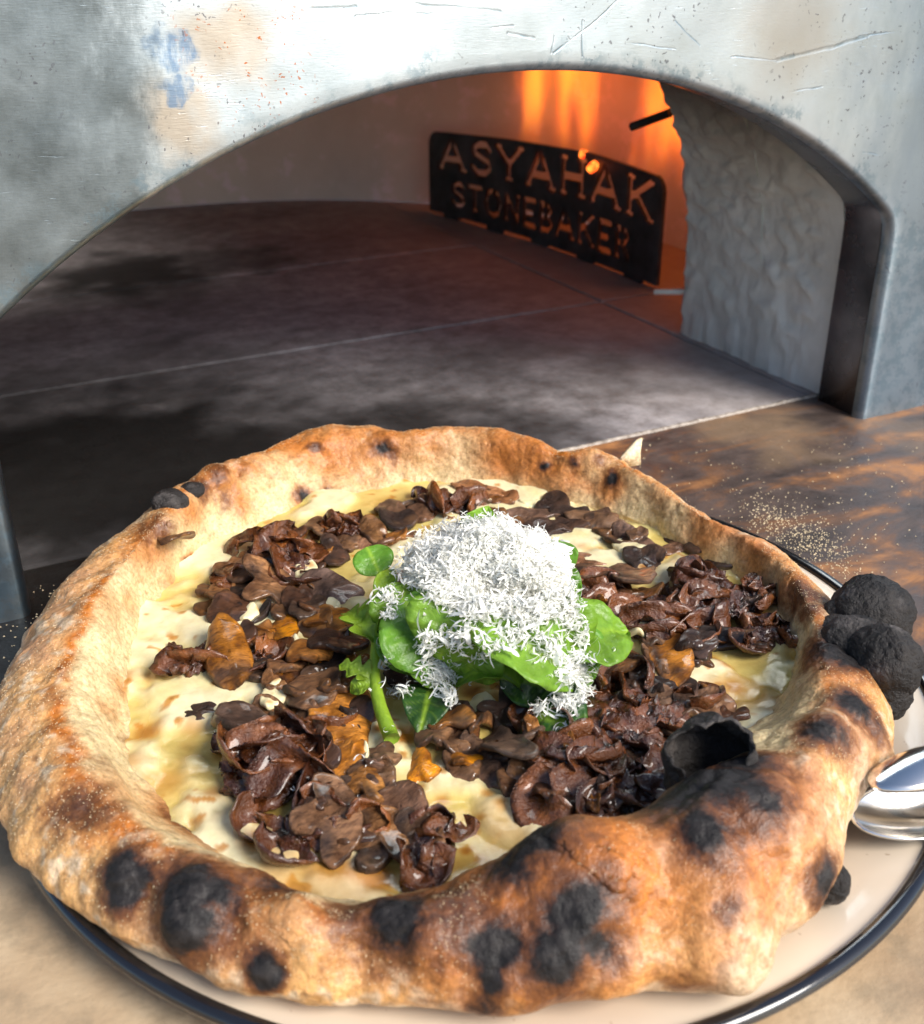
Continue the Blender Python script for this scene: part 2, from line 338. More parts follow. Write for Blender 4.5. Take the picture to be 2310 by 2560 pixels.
def mat_crust():
    t = NT('baked_dough'); o = t.obj()
    c = t.attr('Col'); ch0 = t.attr('char', True); bu0 = t.attr('burn', True)
    n1 = t.noise(o, 700.0, 3, 0.6); n2 = t.noise(o, 240.0, 5, 0.65); n3 = t.noise(o, 1500.0, 2, 0.6); n4 = t.noise(o, 420.0, 6, 0.7)
    jit = t.math('MULTIPLY', t.math('SUBTRACT', n4, 0.5), 1.5)
    def thr(v, a, b): return t.n('MapRange', dict(interpolation_type='SMOOTHSTEP'), Value=t.math('ADD', v, t.math('MULTIPLY', jit, t.math('MULTIPLY', v, t.math('SUBTRACT', 1.6, v)))), i1=a, i2=b, i3=0.0, i4=1.0).outputs[0]
    ch = thr(ch0, 0.40, 0.92); bu = thr(bu0, 0.10, 0.60); bu2 = thr(bu0, 0.36, 0.92)
    c = t.mixc(1.0, c, t.ramp(n2, [(0.30, (0.70, 0.66, 0.60)), (0.50, (1, 1, 1)), (0.72, (1.14, 1.12, 1.08))]), 'MULTIPLY')
    c = t.mixc(1.0, c, t.ramp(n1, [(0.34, (0.76, 0.70, 0.62)), (0.52, (1, 1, 1)), (0.72, (1.20, 1.18, 1.14))]), 'MULTIPLY')
    c = t.mixc(t.math('MULTIPLY', bu, 0.92), c, (0.185, 0.060, 0.014)); c = t.mixc(t.math('MULTIPLY', bu2, 0.9), c, (0.042, 0.014, 0.007)); c = t.mixc(ch, c, t.ramp(n2, [(0.35, (0.009, 0.008, 0.008)), (0.65, (0.030, 0.026, 0.025))]))
    h = t.math('ADD', t.math('MULTIPLY', n2, 1.0), t.math('ADD', t.math('MULTIPLY', n1, 0.6), t.math('MULTIPLY', n3, 0.25)))
    r = t.math('ADD', t.ramp(n1, [(0.3, 0.52), (0.7, 0.36)]), t.math('MULTIPLY', ch, 0.06))
    t.p(Base_Color=c, Roughness=r, Normal=t.bump(h, 0.6, 0.0010), Specular_IOR_Level=t.math('SUBTRACT', 0.5, t.math('MULTIPLY', ch, 0.30)),
        Subsurface_Weight=t.math('MULTIPLY', t.math('SUBTRACT', 1.0, ch), 0.12), Subsurface_Radius=(0.0035, 0.0018, 0.0008), Subsurface_Scale=1.0)
    return t.m
def mat_char():
    t = NT('charred_dough'); o = t.obj()
    n1 = t.noise(o, 260.0, 6, 0.7); n2 = t.noise(o, 70.0, 4); n3 = t.noise(o, 900.0, 2)
    col = t.ramp(n2, [(0.32, (0.006, 0.005, 0.005)), (0.55, (0.022, 0.018, 0.016)), (0.68, (0.095, 0.082, 0.075))])
    t.p(Base_Color=col, Roughness=t.ramp(n1, [(0.3, 0.5), (0.7, 0.8)]), Normal=t.bump(t.math('ADD', n1, t.math('MULTIPLY', n3, 0.6)), 0.9, 0.0015), Specular_IOR_Level=0.4); return t.m
def mat_cheese():
    t = NT('melted_cheese'); o = t.obj(); c = t.attr('Col'); oil = t.attr('oil', True)
    n1 = t.noise(o, 160.0, 4, 0.5); n2 = t.noise(o, 620.0, 3, 0.6)
    c = t.mixc(1.0, c, t.ramp(n1, [(0.3, (0.86, 0.83, 0.76)), (0.6, (1.03, 1.03, 1.03))]), 'MULTIPLY')
    t.p(Base_Color=c, Roughness=t.math('SUBTRACT', 0.38, t.math('MULTIPLY', oil, 0.12)), Normal=t.bump(t.math('ADD', n1, t.math('MULTIPLY', n2, 0.3)), 0.28, 0.0012),
        Subsurface_Weight=0.15, Subsurface_Radius=(0.004, 0.0028, 0.0014), Subsurface_Scale=1.0, Coat_Weight=t.math('MULTIPLY', oil, 0.25), Coat_Roughness=0.14); return t.m
def mat_mush():
    t = NT('roasted_mushroom'); o = t.obj(); c = t.attr('Col')
    rnd = t.n('ObjectInfo').outputs['Random']
    n1 = t.noise(t.map(o, (1, 2.6, 1)), 260.0, 5, 0.65); n2 = t.noise(o, 90.0, 3)
    c = t.mixc(1.0, c, t.ramp(n1, [(0.34, (0.42, 0.36, 0.30)), (0.58, (1.25, 1.22, 1.18))]), 'MULTIPLY')
    c = t.mixc(1.0, c, t.ramp(n2, [(0.36, (0.45, 0.38, 0.32)), (0.58, (1.2, 1.2, 1.2))]), 'MULTIPLY')
    hs = t.n('HueSaturation', Color=c, Saturation=t.math('ADD', 0.85, t.math('MULTIPLY', rnd, 0.35)), Value=t.math('ADD', 0.62, t.math('MULTIPLY', t.math('POWER', rnd, 1.6), 1.1)))
    fib = t.noise(t.map(o, (1, 4.0, 1)), 480.0, 5, 0.7)
    t.p(Base_Color=hs, Roughness=t.ramp(n1, [(0.35, 0.36), (0.62, 0.62)]), Normal=t.bump(t.math('ADD', t.math('ADD', n1, n2), fib), 1.0, 0.0014), Coat_Weight=t.ramp(n2, [(0.42, 0.05), (0.58, 0.75)]), Coat_Roughness=0.09, Specular_IOR_Level=0.35,
        Subsurface_Weight=0.0, Subsurface_Radius=(0.002, 0.001, 0.0005), Subsurface_Scale=1.0); return t.m
def mat_onion():
    t = NT('caramelised_onion'); o = t.obj(); c = t.attr('Col')
    n1 = t.noise(t.map(o, (1, 1, 1)), 320.0, 4, 0.6); n2 = t.noise(o, 110.0, 3)
    c = t.mixc(1.0, c, t.ramp(n2, [(0.32, (0.35, 0.30, 0.28)), (0.62, (1.15, 1.1, 1.05))]), 'MULTIPLY')
    t.p(Base_Color=c, Roughness=t.ramp(n1, [(0.3, 0.20), (0.7, 0.42)]), Normal=t.bump(t.math('ADD', t.math('ADD', n1, n2), t.math('MULTIPLY', t.noise(t.map(o, (1, 1, 2)), 900.0, 3, 0.6), 0.5)), 0.95, 0.0013), Coat_Weight=0.5, Coat_Roughness=0.08,
        Subsurface_Weight=0.0); return t.m
def mat_leaf():
    t = NT('arugula_leaf'); o = t.obj(); c = t.attr('Col'); n1 = t.noise(o, 180.0, 4, 0.6); n2 = t.noise(o, 60.0, 2)
    c = t.mixc(1.0, c, t.ramp(n1, [(0.3, (0.78, 0.82, 0.7)), (0.65, (1.12, 1.08, 1.1))]), 'MULTIPLY')
    t.p(Base_Color=c, Roughness=0.34, Normal=t.bump(t.math('ADD', n1, n2), 0.7, 0.0016), Specular_IOR_Level=0.4)
    tr = t.n('BsdfTranslucent', Color=t.mixc(1.0, c, (1.2, 1.25, 0.6), 'MULTIPLY'))
    ms = t.n('MixShader', Fac=0.28); t.t.links.new(t.b.outputs[0], ms.inputs[1]); t.t.links.new(tr.outputs[0], ms.inputs[2])
    t.t.links.new(ms.outputs[0], t.out.inputs[0]); return t.m
def mat_grated():
    t = NT('grated_hard_cheese'); o = t.obj(); n1 = t.noise(o, 500.0, 2)
    t.p(Base_Color=t.ramp(n1, [(0.3, (0.93, 0.915, 0.85)), (0.7, (0.97, 0.965, 0.92))]), Roughness=0.32, Specular_IOR_Level=0.5)
    tr = t.n('BsdfTranslucent', Color=(0.88, 0.88, 0.84))
    ms = t.n('MixShader', Fac=0.30); t.t.links.new(t.b.outputs[0], ms.inputs[1]); t.t.links.new(tr.outputs[0], ms.inputs[2])
    t.t.links.new(ms.outputs[0], t.out.inputs[0]); return t.m
def mat_grain():
    t = NT('semolina'); t.p(Base_Color=(0.74, 0.60, 0.38), Roughness=0.25, Specular_IOR_Level=0.6); return t.m
def mat_fire():
    t = NT('flame_gas'); t.t.nodes.remove(t.b)
    o = t.n('NewGeometry').outputs['Position']; xyz = t.n('SeparateXYZ', Vector=o)
    w = t.n('VectorMath', dict(operation='SCALE'), i0=t.n('TexNoise', Vector=t.map(o, (14, 14, 7)), Scale=1.0, Detail=2.0).outputs['Color'], Scale=0.9).outputs[0]
    st = t.n('VectorMath', dict(operation='ADD'), i0=t.map(o, (22, 42, 8.0)), i1=w).outputs[0]
    n = t.noise(st, 1.0, 2.0, 0.5)
    z = xyz.outputs['Z']
    dens = t.ramp(n, [(0.38, 0.04), (0.50, 0.10), (0.545, 0.55), (0.63, 1.0)])
    up = t.n('MapRange', dict(interpolation_type='SMOOTHSTEP'), Value=z, i1=0.058, i2=0.12, i3=0.01, i4=1.0).outputs[0]
    ymask = t.n('MapRange', dict(interpolation_type='SMOOTHSTEP'), Value=xyz.outputs['Y'], i1=0.93, i2=1.0, i3=1.0, i4=0.0).outputs[0]
    s = t.math('MULTIPLY', t.math('MULTIPLY', dens, up), ymask)
    col = t.ramp(n, [(0.44, (1.0, 0.075, 0.03)), (0.54, (1.0, 0.13, 0.010)), (0.70, (1.0, 0.30, 0.015))])
    em = t.n('Emission', Color=col, Strength=t.math('MULTIPLY', s, 46.0))
    t.t.links.new(em.outputs[0], t.out.inputs['Volume'])
    t.m.volume_intersection_method if hasattr(t.m, 'volume_intersection_method') else None
    return t.m
def mat_ember():
    t = NT('glowing_metal'); o = t.obj(); n = t.noise(o, 200.0, 2)
    t.p(Base_Color=(0.1, 0.02, 0.01), Emission_Color=t.ramp(n, [(0.35, (1.0, 0.03, 0.005)), (0.65, (1.0, 0.25, 0.03))]), Emission_Strength=2.2); return t.m

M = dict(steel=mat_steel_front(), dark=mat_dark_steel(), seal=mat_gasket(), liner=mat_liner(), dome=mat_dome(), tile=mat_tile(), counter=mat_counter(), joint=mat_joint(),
         guard=mat_guard(), enamel=mat_enamel(), erim=mat_enamel_rim(), chrome=mat_chrome(), crust=mat_crust(), char=mat_char(), cheese=mat_cheese(), mush=mat_mush(),
         onion=mat_onion(), leaf=mat_leaf(), grated=mat_grated(), grain=mat_grain(), fire=mat_fire(), ember=mat_ember(),
         ceramic=mat_plain('white_ceramic', (0.86, 0.82, 0.74), 0.4), blackrod=mat_plain('black_probe', (0.02, 0.018, 0.017), 0.55))

# ------------------------------------------------------------------ counter (the stone landing in front of the oven)
def slab(x0, x1, y0, y1, z0, z1, bev=0.0015):
    """rounded-edge box as a lathe of rectangles; returns verts, faces"""
    V = []; rings = [(z0, 0.0), (z1-bev, 0.0), (z1-bev*0.3, bev*0.3), (z1, bev)]
    for z, i in rings: V += [(x0+i, y0+i, z), (x1-i, y0+i, z), (x1-i, y1-i, z), (x0+i, y1-i, z)]
    F = [(3, 2, 1, 0)]
    for r in range(3):
        for k in range(4): F.append((r*4+k, r*4+(k+1) % 4, r*4+4+(k+1) % 4, r*4+4+k))
    F.append((12, 13, 14, 15)); return V, F
V, F = slab(-0.75, 1.15, -0.25, 0.4505, -0.03, 0.0)
tag(mesh('counter', V, F, M['counter'], smooth=False), kind='structure')

# ------------------------------------------------------------------ oven
oven = empty('pizza_oven', (0.239, 0.41, 0.0))
tag(oven, 'steel fronted pizza oven with a wide arched mouth behind the pizza', 'oven')
AX, KNEE, APEX, HW = 0.239, 0.112, 0.196, 0.2252
def arch_contour(n=120, off=0.0, knee_r=0.0):
    """left foot -> up -> arc -> right foot; off shrinks the opening"""
    hw = HW-off; rise = APEX-off-KNEE; R = (hw*hw+rise*rise)/(2*rise); zc = APEX-off-R
    a = math.asin(hw/R)
    P = [(AX-hw, z) for z in np.linspace(0.0, KNEE, 14)[:-1]]
    P += [(AX+R*math.sin(t), zc+R*math.cos(t)) for t in np.linspace(-a, a, n)]
    P += [(AX+hw, z) for z in np.linspace(KNEE, 0.0, 14)[1:]]
    P = np.array(P)
    for _ in range(3):                      # soften the knees a little
        Q = P.copy(); Q[1:-1] = (P[:-2]+2*P[1:-1]+P[2:])/4; P = Q
    return P
C0 = arch_contour()
n = len(C0)
# front panel: from the rolled lip of the arch out to the sheet's edges
def outer_point(p):
    d = np.array([p[0]-AX, max(p[1], 0.0)*0.9+0.0]); x0, x1, z1 = -0.12, 0.62, 0.36
    if p[1] <= KNEE*0.9: return np.array([x0 if p[0] < AX else x1, p[1]*1.35])
    dx, dz = p[0]-AX, p[1]-0.02
    t = min(((x1-AX)/abs(dx)) if abs(dx) > 1e-9 else 1e9, (z1-0.02)/dz)
    return np.array([AX+dx*t, 0.02+dz*t])
O = np.array([outer_point(p) for p in C0])
rows = []
for k, (inn, dy) in enumerate([(0.0044, 0.0062), (0.0040, 0.0036), (0.0028, 0.0014), (0.0012, 0.0003), (0.0, 0.0)]):
    Cc = C0.copy(); dirv = np.stack([AX-Cc[:, 0], np.where(Cc[:, 1] > KNEE*0.95, 0.03-Cc[:, 1], 0.0)], 1); dirv /= np.linalg.norm(dirv, axis=1)[:, None]
    Cc = Cc+dirv*inn; rows.append(np.stack([Cc[:, 0], np.full(n, 0.41+dy), Cc[:, 1]], 1))
for s_ in np.linspace(0, 1, 40)[1:]:
    Q = C0*(1-s_)+O*s_
    P3 = np.stack([Q[:, 0], np.full(n, 0.41), Q[:, 1]], 1)
    P3[:, 1] += 0.0011*fbm(P3, 22.0, 2)*min(1, s_*8)          # sheet metal is never quite flat
    rows.append(P3)
V = np.concatenate([r[None] for r in rows]).reshape(-1, 3)
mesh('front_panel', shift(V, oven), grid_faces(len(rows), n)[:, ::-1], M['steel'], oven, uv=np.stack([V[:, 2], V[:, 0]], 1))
# black seal between sheet and flange, then the flange itself
def sweep(name, offs_y, mat, noise=0.0, smooth=True):
    R = []
    for off, y in offs_y:
        c = arch_contour(off=off); R.append(np.stack([c[:, 0], np.full(len(c), y), c[:, 1]], 1))
    V = np.concatenate(R); 
    return mesh(name, shift(V, oven), grid_faces(len(R), len(R[0])), mat, oven, smooth=smooth)
sweep('arch_seal', [(0.0014, 0.4145), (0.0034, 0.4150), (0.0034, 0.4175), (0.0014, 0.418)], M['seal'])
sweep('arch_flange', [(0.0020, 0.4160), (0.0026, 0.4172), (0.0026, 0.4440), (0.0020, 0.4452), (0.0005, 0.4452)], M['dark'])
# entry liner: a rough plastered vault, thicker than the flange
def vault(hw, hz, npow, m_=160):
    a = np.linspace(math.pi, 0, m_); c = np.cos(a); s_ = np.sin(a)
    return np.stack([AX+hw*np.sign(c)*np.abs(c)**(2/npow), hz*np.abs(s_)**(2/npow)], 1)
ys = np.linspace(0.4456, 0.585, 110); Rr = []
VC = vault(0.2295, 0.212, 3.3, 460)
d = np.gradient(VC, axis=0); nn = np.stack([d[:, 1], -d[:, 0]], 1); nn /= np.linalg.norm(nn, axis=1)[:, None]+1e-9
for y in ys:
    P3 = np.stack([VC[:, 0], np.full(len(VC), y), VC[:, 1]], 1)
    fade = float(sst(0.446, 0.475, y))
    q = P3*np.array([1, 0.55, 0.9])+0.004*np.stack([pn(P3, 45, 3.0), pn(P3, 45, 13.0), pn(P3, 45, 23.0)], 1)
    dd = 0.0030*np.maximum(fbm(q, 60, 3), -0.25)*fade+0.0042*np.maximum(pn(q, 150, 5.0), -0.1)*fade+0.0016*np.abs(pn(q, 330, 15.0))*fade
    rag = 0.004*fbm(P3, 60, 3, 9.0)*(1 if y > 0.584 else 0)
    P3[:, 0] += nn[:, 0]*dd; P3[:, 2] += nn[:, 1]*dd; P3[:, 1] += rag
    Rr.append(P3)
for inn, y in ((-0.003, 0.5875), (-0.010, 0.588), (-0.012, 0.50)):
    Rr.append(np.stack([VC[:, 0]+nn[:, 0]*inn, np.full(len(VC), y), VC[:, 1]+nn[:, 1]*inn], 1))
V = np.concatenate(Rr); V[:, 2] = np.maximum(V[:, 2], 0.0)
mesh('entry_liner', shift(V, oven), grid_faces(len(Rr), len(VC)), M['liner'], oven)
# round chamber wall and dome
DC, DR = (0.24, 0.80), 0.375
a0 = math.asin(0.236/DR)
ang = np.linspace(-math.pi/2+a0, 3*math.pi/2-a0, 220)
prof = [(DR, 0.0), (DR, 0.03), (DR, 0.07), (DR*0.998, 0.11), (DR*0.985, 0.15), (DR*0.95, 0.20), (DR*0.86, 0.255), (DR*0.70, 0.30), (DR*0.45, 0.335), (DR*0.2, 0.35), (0.001, 0.353)]
Rr = []
for r_, z in prof:
    P3 = np.stack([DC[0]+r_*np.cos(ang), DC[1]+r_*np.sin(ang), np.full(len(ang), z)], 1)
    k = 1-0.012*fbm(P3, 9.0, 3)
    P3[:, 0] = DC[0]+(P3[:, 0]-DC[0])*k; P3[:, 1] = DC[1]+(P3[:, 1]-DC[1])*k; Rr.append(P3)
V = np.concatenate(Rr)
mesh('chamber_wall', shift(V, oven), grid_faces(len(Rr), len(ang))[:, ::-1], M['dome'], oven)
# front closure of the dome above and beside the vault
Rr = []
for z, w in ((0.0, 0), (0.36, 0)):
    pass
xs = np.linspace(0.003, 0.475, 40); Rr = []
for x in xs:
    zv = float(np.interp(x, VC[:, 0], VC[:, 1])); Rr.append([(x, 0.512, zv-0.002), (x, 0.53, 0.30), (x, 0.60, 0.37)])
mesh('mouth_header', shift(np.array(Rr).reshape(-1, 3), oven), grid_faces(40, 3), M['dome'], oven)
# floor: stone tiles with open joints on a grit bed
V, F = slab(-0.16, 0.66, 0.4506, 1.25, -0.03, -0.0022); mesh('floor_bed', shift(np.array(V), oven), F, M['joint'], oven, smooth=False)
xj = [-0.14, 0.4632, 0.66]; yj = [0.4520, 0.6745, 0.8775, 1.10, 1.24]; first = None
for i in range(2):
    for j in range(4):
        g = 0.0008
        V, F = slab(xj[i]+g, xj[i+1]-g, yj[j]+g*1.2, yj[j+1]-g*1.2, -0.02, 0.0004*((i+j) % 3)-0.0003, 0.0014)
        V = np.array(V)
        mesh('floor_tile', shift(V, oven), F, M['tile'], oven, smooth=False)
# crumbly pale grit in the joint at the oven mouth
pts = []; fs = []
L = np.linspace(0.235, 0.475, 240)
for k, x in enumerate(L):
    w = 0.0016+0.0011*float(pn(np.array([x*160, 0, 0])))+0.0006*float(pn(np.array([x*600, 3, 0]))); yc = 0.4508+0.0008*float(pn(np.array([x*90, 7, 0])))
    z = 0.0009+0.0006*float(pn(np.array([x*400, 0, 5])))
    pts += [(x, yc-w, -0.001), (x, yc-w*0.5, z), (x, yc+w*0.5, z), (x, yc+w, -0.001)]
V = np.array(pts); mesh('mouth_joint', shift(V, oven), grid_faces(len(L), 4), M['joint'], oven)

# flame guard: iron plate with two lines of cut-out lettering, curved along the burner
STROKES = {  # unit letters, x right, y up, 0..1 high; each stroke: polyline
 'A': ([[(.05, 0), (.42, 1), (.80, 0)], [(.20, .33), (.64, .33)]], .85, [(-.03, .16, 0), (.66, .92, 0)]),
 'S': ([[(.62, .80), (.50, .97), (.28, .98), (.12, .84), (.14, .66), (.36, .53), (.58, .40), (.62, .20), (.48, .04), (.24, .02), (.08, .20)]], .70, []),
 'Y': ([[(.05, 1), (.40, .48), (.75, 1)], [(.40, .48), (.40, 0)]], .80, [(-.05, .18, 1), (.62, .86, 1), (.26, .54, 0)]),
 'H': ([[(.12, 0), (.12, 1)], [(.66, 0), (.66, 1)], [(.12, .5), (.66, .5)]], .78, [(0, .25, 0), (0, .25, 1), (.53, .80, 0), (.53, .80, 1)]),
 'K': ([[(.12, 0), (.12, 1)], [(.66, 1), (.16, .46)], [(.30, .58), (.70, 0)]], .78, [(0, .25, 0), (0, .25, 1), (.55, .78, 1), (.58, .84, 0)]),
 'T': ([[(.36, 0), (.36, 1)], [(.04, .98), (.68, .98)]], .72, [(.22, .50, 0)]),
 'O': ([[(.40, 1), (.16, .90), (.05, .5), (.16, .10), (.40, 0), (.64, .10), (.75, .5), (.64, .90), (.40, 1)]], .80, []),
 'N': ([[(.10, 0), (.10, 1)], [(.10, 1), (.66, 0)], [(.66, 0), (.66, 1)]], .76, [(-.02, .22, 0), (.54, .78, 1)]),
 'E': ([[(.12, 0), (.12, 1)], [(.12, .98), (.58, .98)], [(.12, .5), (.46, .5)], [(.12, .02), (.60, .02)]], .66, [(0, .2, 0), (0, .2, 1)]),
 'B': ([[(.12, 0), (.12, 1)], [(.12, .98), (.42, .96), (.54, .76), (.42, .54), (.12, .52)], [(.42, .52), (.60, .28), (.44, .03), (.12, .02)]], .68, [(0, .2, 0), (0, .2, 1)]),
 'R': ([[(.12, 0), (.12, 1)], [(.12, .98), (.44, .96), (.56, .75), (.44, .52), (.12, .50)], [(.36, .50), (.66, 0)]], .72, [(0, .25, 0), (0, .2, 1)]),
}
def letter_mask(S_, Z_, text, s0, s1, zb, zh, wt):
    mk = np.zeros(S_.shape, bool); tot = sum(STROKES[c][1] for c in text); gap = (s1-s0)/tot; x = s0
    for c in text:
        st, wd_, ser = STROKES[c]; w = wd_*gap*0.84; sx = w/wd_
        for pl in st:
            for (ax_, ay_), (bx, by) in zip(pl[:-1], pl[1:]):
                A_ = np.array([x+ax_*sx, zb+ay_*zh]); B_ = np.array([x+bx*sx, zb+by*zh]); d_ = B_-A_
                h_ = np.clip(((S_-A_[0])*d_[0]+(Z_-A_[1])*d_[1])/(d_@d_), 0, 1)
                mk |= np.hypot(S_-A_[0]-h_*d_[0], Z_-A_[1]-h_*d_[1]) < wt
        for a_, b_, y_ in ser:
            zc = zb+y_*zh; mk |= (S_ > x+a_*sx) & (S_ < x+b_*sx) & (np.abs(Z_-zc) < wt*0.55)
        if c in 'OABR': mk &= ~((np.abs(S_-(x+.42*sx*(1.0 if c in 'OA' else .72))) < 0.0009) & (Z_ > zb+zh*.45))   # bridges that hold the islands
        x += wd_*gap
    return mk
GP = np.array([at(848, 420, 0)[:2], at(1000, 461, 0)[:2], at(1150, 516, 0)[:2], at(1296, 572, 0)[:2]])
ns, nz = 430, 112
sl_ = np.concatenate([[0], np.cumsum(np.linalg.norm(np.diff(GP, axis=0), axis=1))]); LEN = sl_[-1]
sg = np.linspace(0, LEN, ns); cx_ = np.polyval(np.polyfit(sl_, GP[:, 0], 2), sg); cy_ = np.polyval(np.polyfit(sl_, GP[:, 1], 2), sg)
htop = np.interp(sg, sl_, [0.079, 0.085, 0.089, 0.0845])
Sg, Tg = np.meshgrid(sg, np.linspace(0, 1, nz), indexing='ij'); Zg = Tg*htop[:, None]
cs = (Sg[:-1, :-1]+Sg[1:, 1:])/2; cz = (Zg[:-1, :-1]+Zg[1:, 1:])/2; ht = htop[:-1, None]
hole = letter_mask(cs, cz/ht, 'ASYAHAK', LEN*0.045, LEN*0.985, 0.60, 0.32, 0.0)
hole = letter_mask(cs, cz*(0.085/ht), 'ASYAHAK', LEN*0.045, LEN*0.985, 0.0505, 0.0275, 0.0031) | letter_mask(cs, cz*(0.085/ht), 'STONEBAKER', LEN*0.10, LEN*0.90, 0.0145, 0.0225, 0.0024)
rc = 0.012                                   # rounded upper corners
for s0_, sgn in ((rc, -1), (LEN-rc, 1)):
    hole |= ((cs-s0_)*sgn > 0) & (cz > ht-rc) & (np.hypot(cs-s0_, cz-(ht-rc)) > rc)
hole |= (cz < 0.0035) & (np.abs(np.sin(cs*46)) < 0.86)    # stands on small feet
tx = np.gradient(cx_); ty = np.gradient(cy_); tl = np.hypot(tx, ty); nx_, ny_ = ty/tl, -tx/tl
V = []; 
for th in (-0.0017, 0.0017):
    V.append(np.stack([(cx_+nx_*th)[:, None]+0*Zg, (cy_+ny_*th)[:, None]+0*Zg, Zg], -1).reshape(-1, 3))
V = np.concatenate(V); nb = ns*nz; solid = ~hole
def vid(i, j): return i*nz+j
I_, J_ = np.nonzero(solid)
Fq = [np.stack([vid(I_, J_), vid(I_+1, J_), vid(I_+1, J_+1), vid(I_, J_+1)], 1), np.stack([vid(I_, J_), vid(I_, J_+1), vid(I_+1, J_+1), vid(I_+1, J_)], 1)+nb]
pad = np.pad(solid, 1)
for di, dj, (a_, b_) in ((-1, 0, ((0, 0), (0, 1))), (1, 0, ((1, 1), (1, 0))), (0, -1, ((1, 0), (0, 0))), (0, 1, ((0, 1), (1, 1)))):
    e = solid & ~pad[1+di:1+di+ns-1, 1+dj:1+dj+nz-1]; i, j = np.nonzero(e)
    p, q = vid(i+a_[0], j+a_[1]), vid(i+b_[0], j+b_[1]); Fq.append(np.stack([p, q, q+nb, p+nb], 1))
g_ = mesh('flame_guard', shift(V, oven), np.concatenate(Fq), M['guard'], oven, smooth=False)
tag(g_, 'curved black iron guard plate with two lines of cut-out letters')

def tube(P, r, nseg=12, caps=True):
    P = np.asarray(P, float); nP = len(P); r = np.broadcast_to(r, (nP,)); T = np.gradient(P, axis=0); V = []
    up = np.array([0.13, 0.21, 0.97])
    for k in range(nP):
        t_ = nrm(T[k]); a_ = nrm(np.cross(t_, up)); b_ = np.cross(t_, a_)
        for i in range(nseg):
            w = 2*math.pi*i/nseg; V.append(P[k]+r[k]*(math.cos(w)*a_+math.sin(w)*b_))
    F = [tuple(f) for f in grid_faces(nP, nseg, cv=True)]
    if caps: F.append(tuple(range(nseg))[::-1]); F.append(tuple((nP-1)*nseg+i for i in range(nseg)))
    return np.array(V), F
p0, p1 = atY(1244, 250, 0.66), atY(1320, 222, 0.63)
V, F = tube([p0, p0*.5+p1*.5, p1], 0.0030); tag(mesh('probe_rod', shift(V, oven), F, M['blackrod'], oven), 'thin black probe reaching into the flames')
p0, p1 = atY(1288, 575, 0.60), atY(1352, 575, 0.585)
V, F = tube([p0, p0*.97+p1*.03, p0*.5+p1*.5, p1], [0.0012, 0.0020, 0.0020, 0.0020]); tag(mesh('igniter_rod', shift(V, oven), F, M['ceramic'], oven), 'short white ceramic rod just above the oven floor')

# the gas fire behind the guard: glowing gas (volume) and red-hot burner ends
fire = empty('fire', (0.56, 0.80, 0.0)); tag(fire, 'orange gas flames burning behind the lettered guard plate', 'fire')
V, F = slab(0.548, 0.570, 0.60, 0.995, 0.004, 0.22); mesh('flame', shift(np.array(V), fire), F, M['fire'], fire, smooth=False)
for (x, y, Yd, x2, y2) in ((1094, 300, .845, 1100, 345), (1152, 296, .79, 1148, 312), (1175, 322, .77, 1160, 336)):
    d1, d2 = atY(x, y, Yd), atY(x2, y2, Yd)
    V, F = tube([d1, d1*.5+d2*.5, d2], [0.0032, 0.0040, 0.0030], 10); mesh('glowing_burner_end', shift(V, fire), F, M['ember'], fire)
# ------------------------------------------------------------------ plate
PC, PR = np.array([0.1500, 0.2815]), 0.1545
plate = empty('enamel_plate', (PC[0], PC[1], 0.0)); tag(plate, 'round cream enamel plate with black rim under the pizza', 'plate')
def lathe(prof, nseg=180):
    a = np.linspace(0, 2*math.pi, nseg, endpoint=False)
    V = np.concatenate([np.stack([r*np.cos(a), r*np.sin(a), np.full(nseg, z)], 1) for r, z in prof]); return V, grid_faces(len(prof), nseg, cv=True)
V, F = lathe([(0.0005, 0.0028), (0.06, 0.0028), (0.112, 0.0030), (0.120, 0.0036), (0.127, 0.0058), (0.134, 0.0085), (0.142, 0.0098), (0.1515, 0.0112), (0.1530, 0.0108), (0.1515, 0.0096),
              (0.142, 0.0082), (0.133, 0.0068), (0.126, 0.0040), (0.118, 0.0016), (0.06, 0.0012), (0.0005, 0.0012)])
mesh('plate_body', V, F[:, ::-1], M['enamel'], plate)
a = np.linspace(0, 2*math.pi, 14, endpoint=False)
V, F = lathe([(0.1530+0.0025*math.cos(w), 0.0108+0.0022*math.sin(w)) for w in a]+[(0.1530+0.0025, 0.0108)])
mesh('rolled_rim', V, F[:, ::-1], M['erim'], plate)

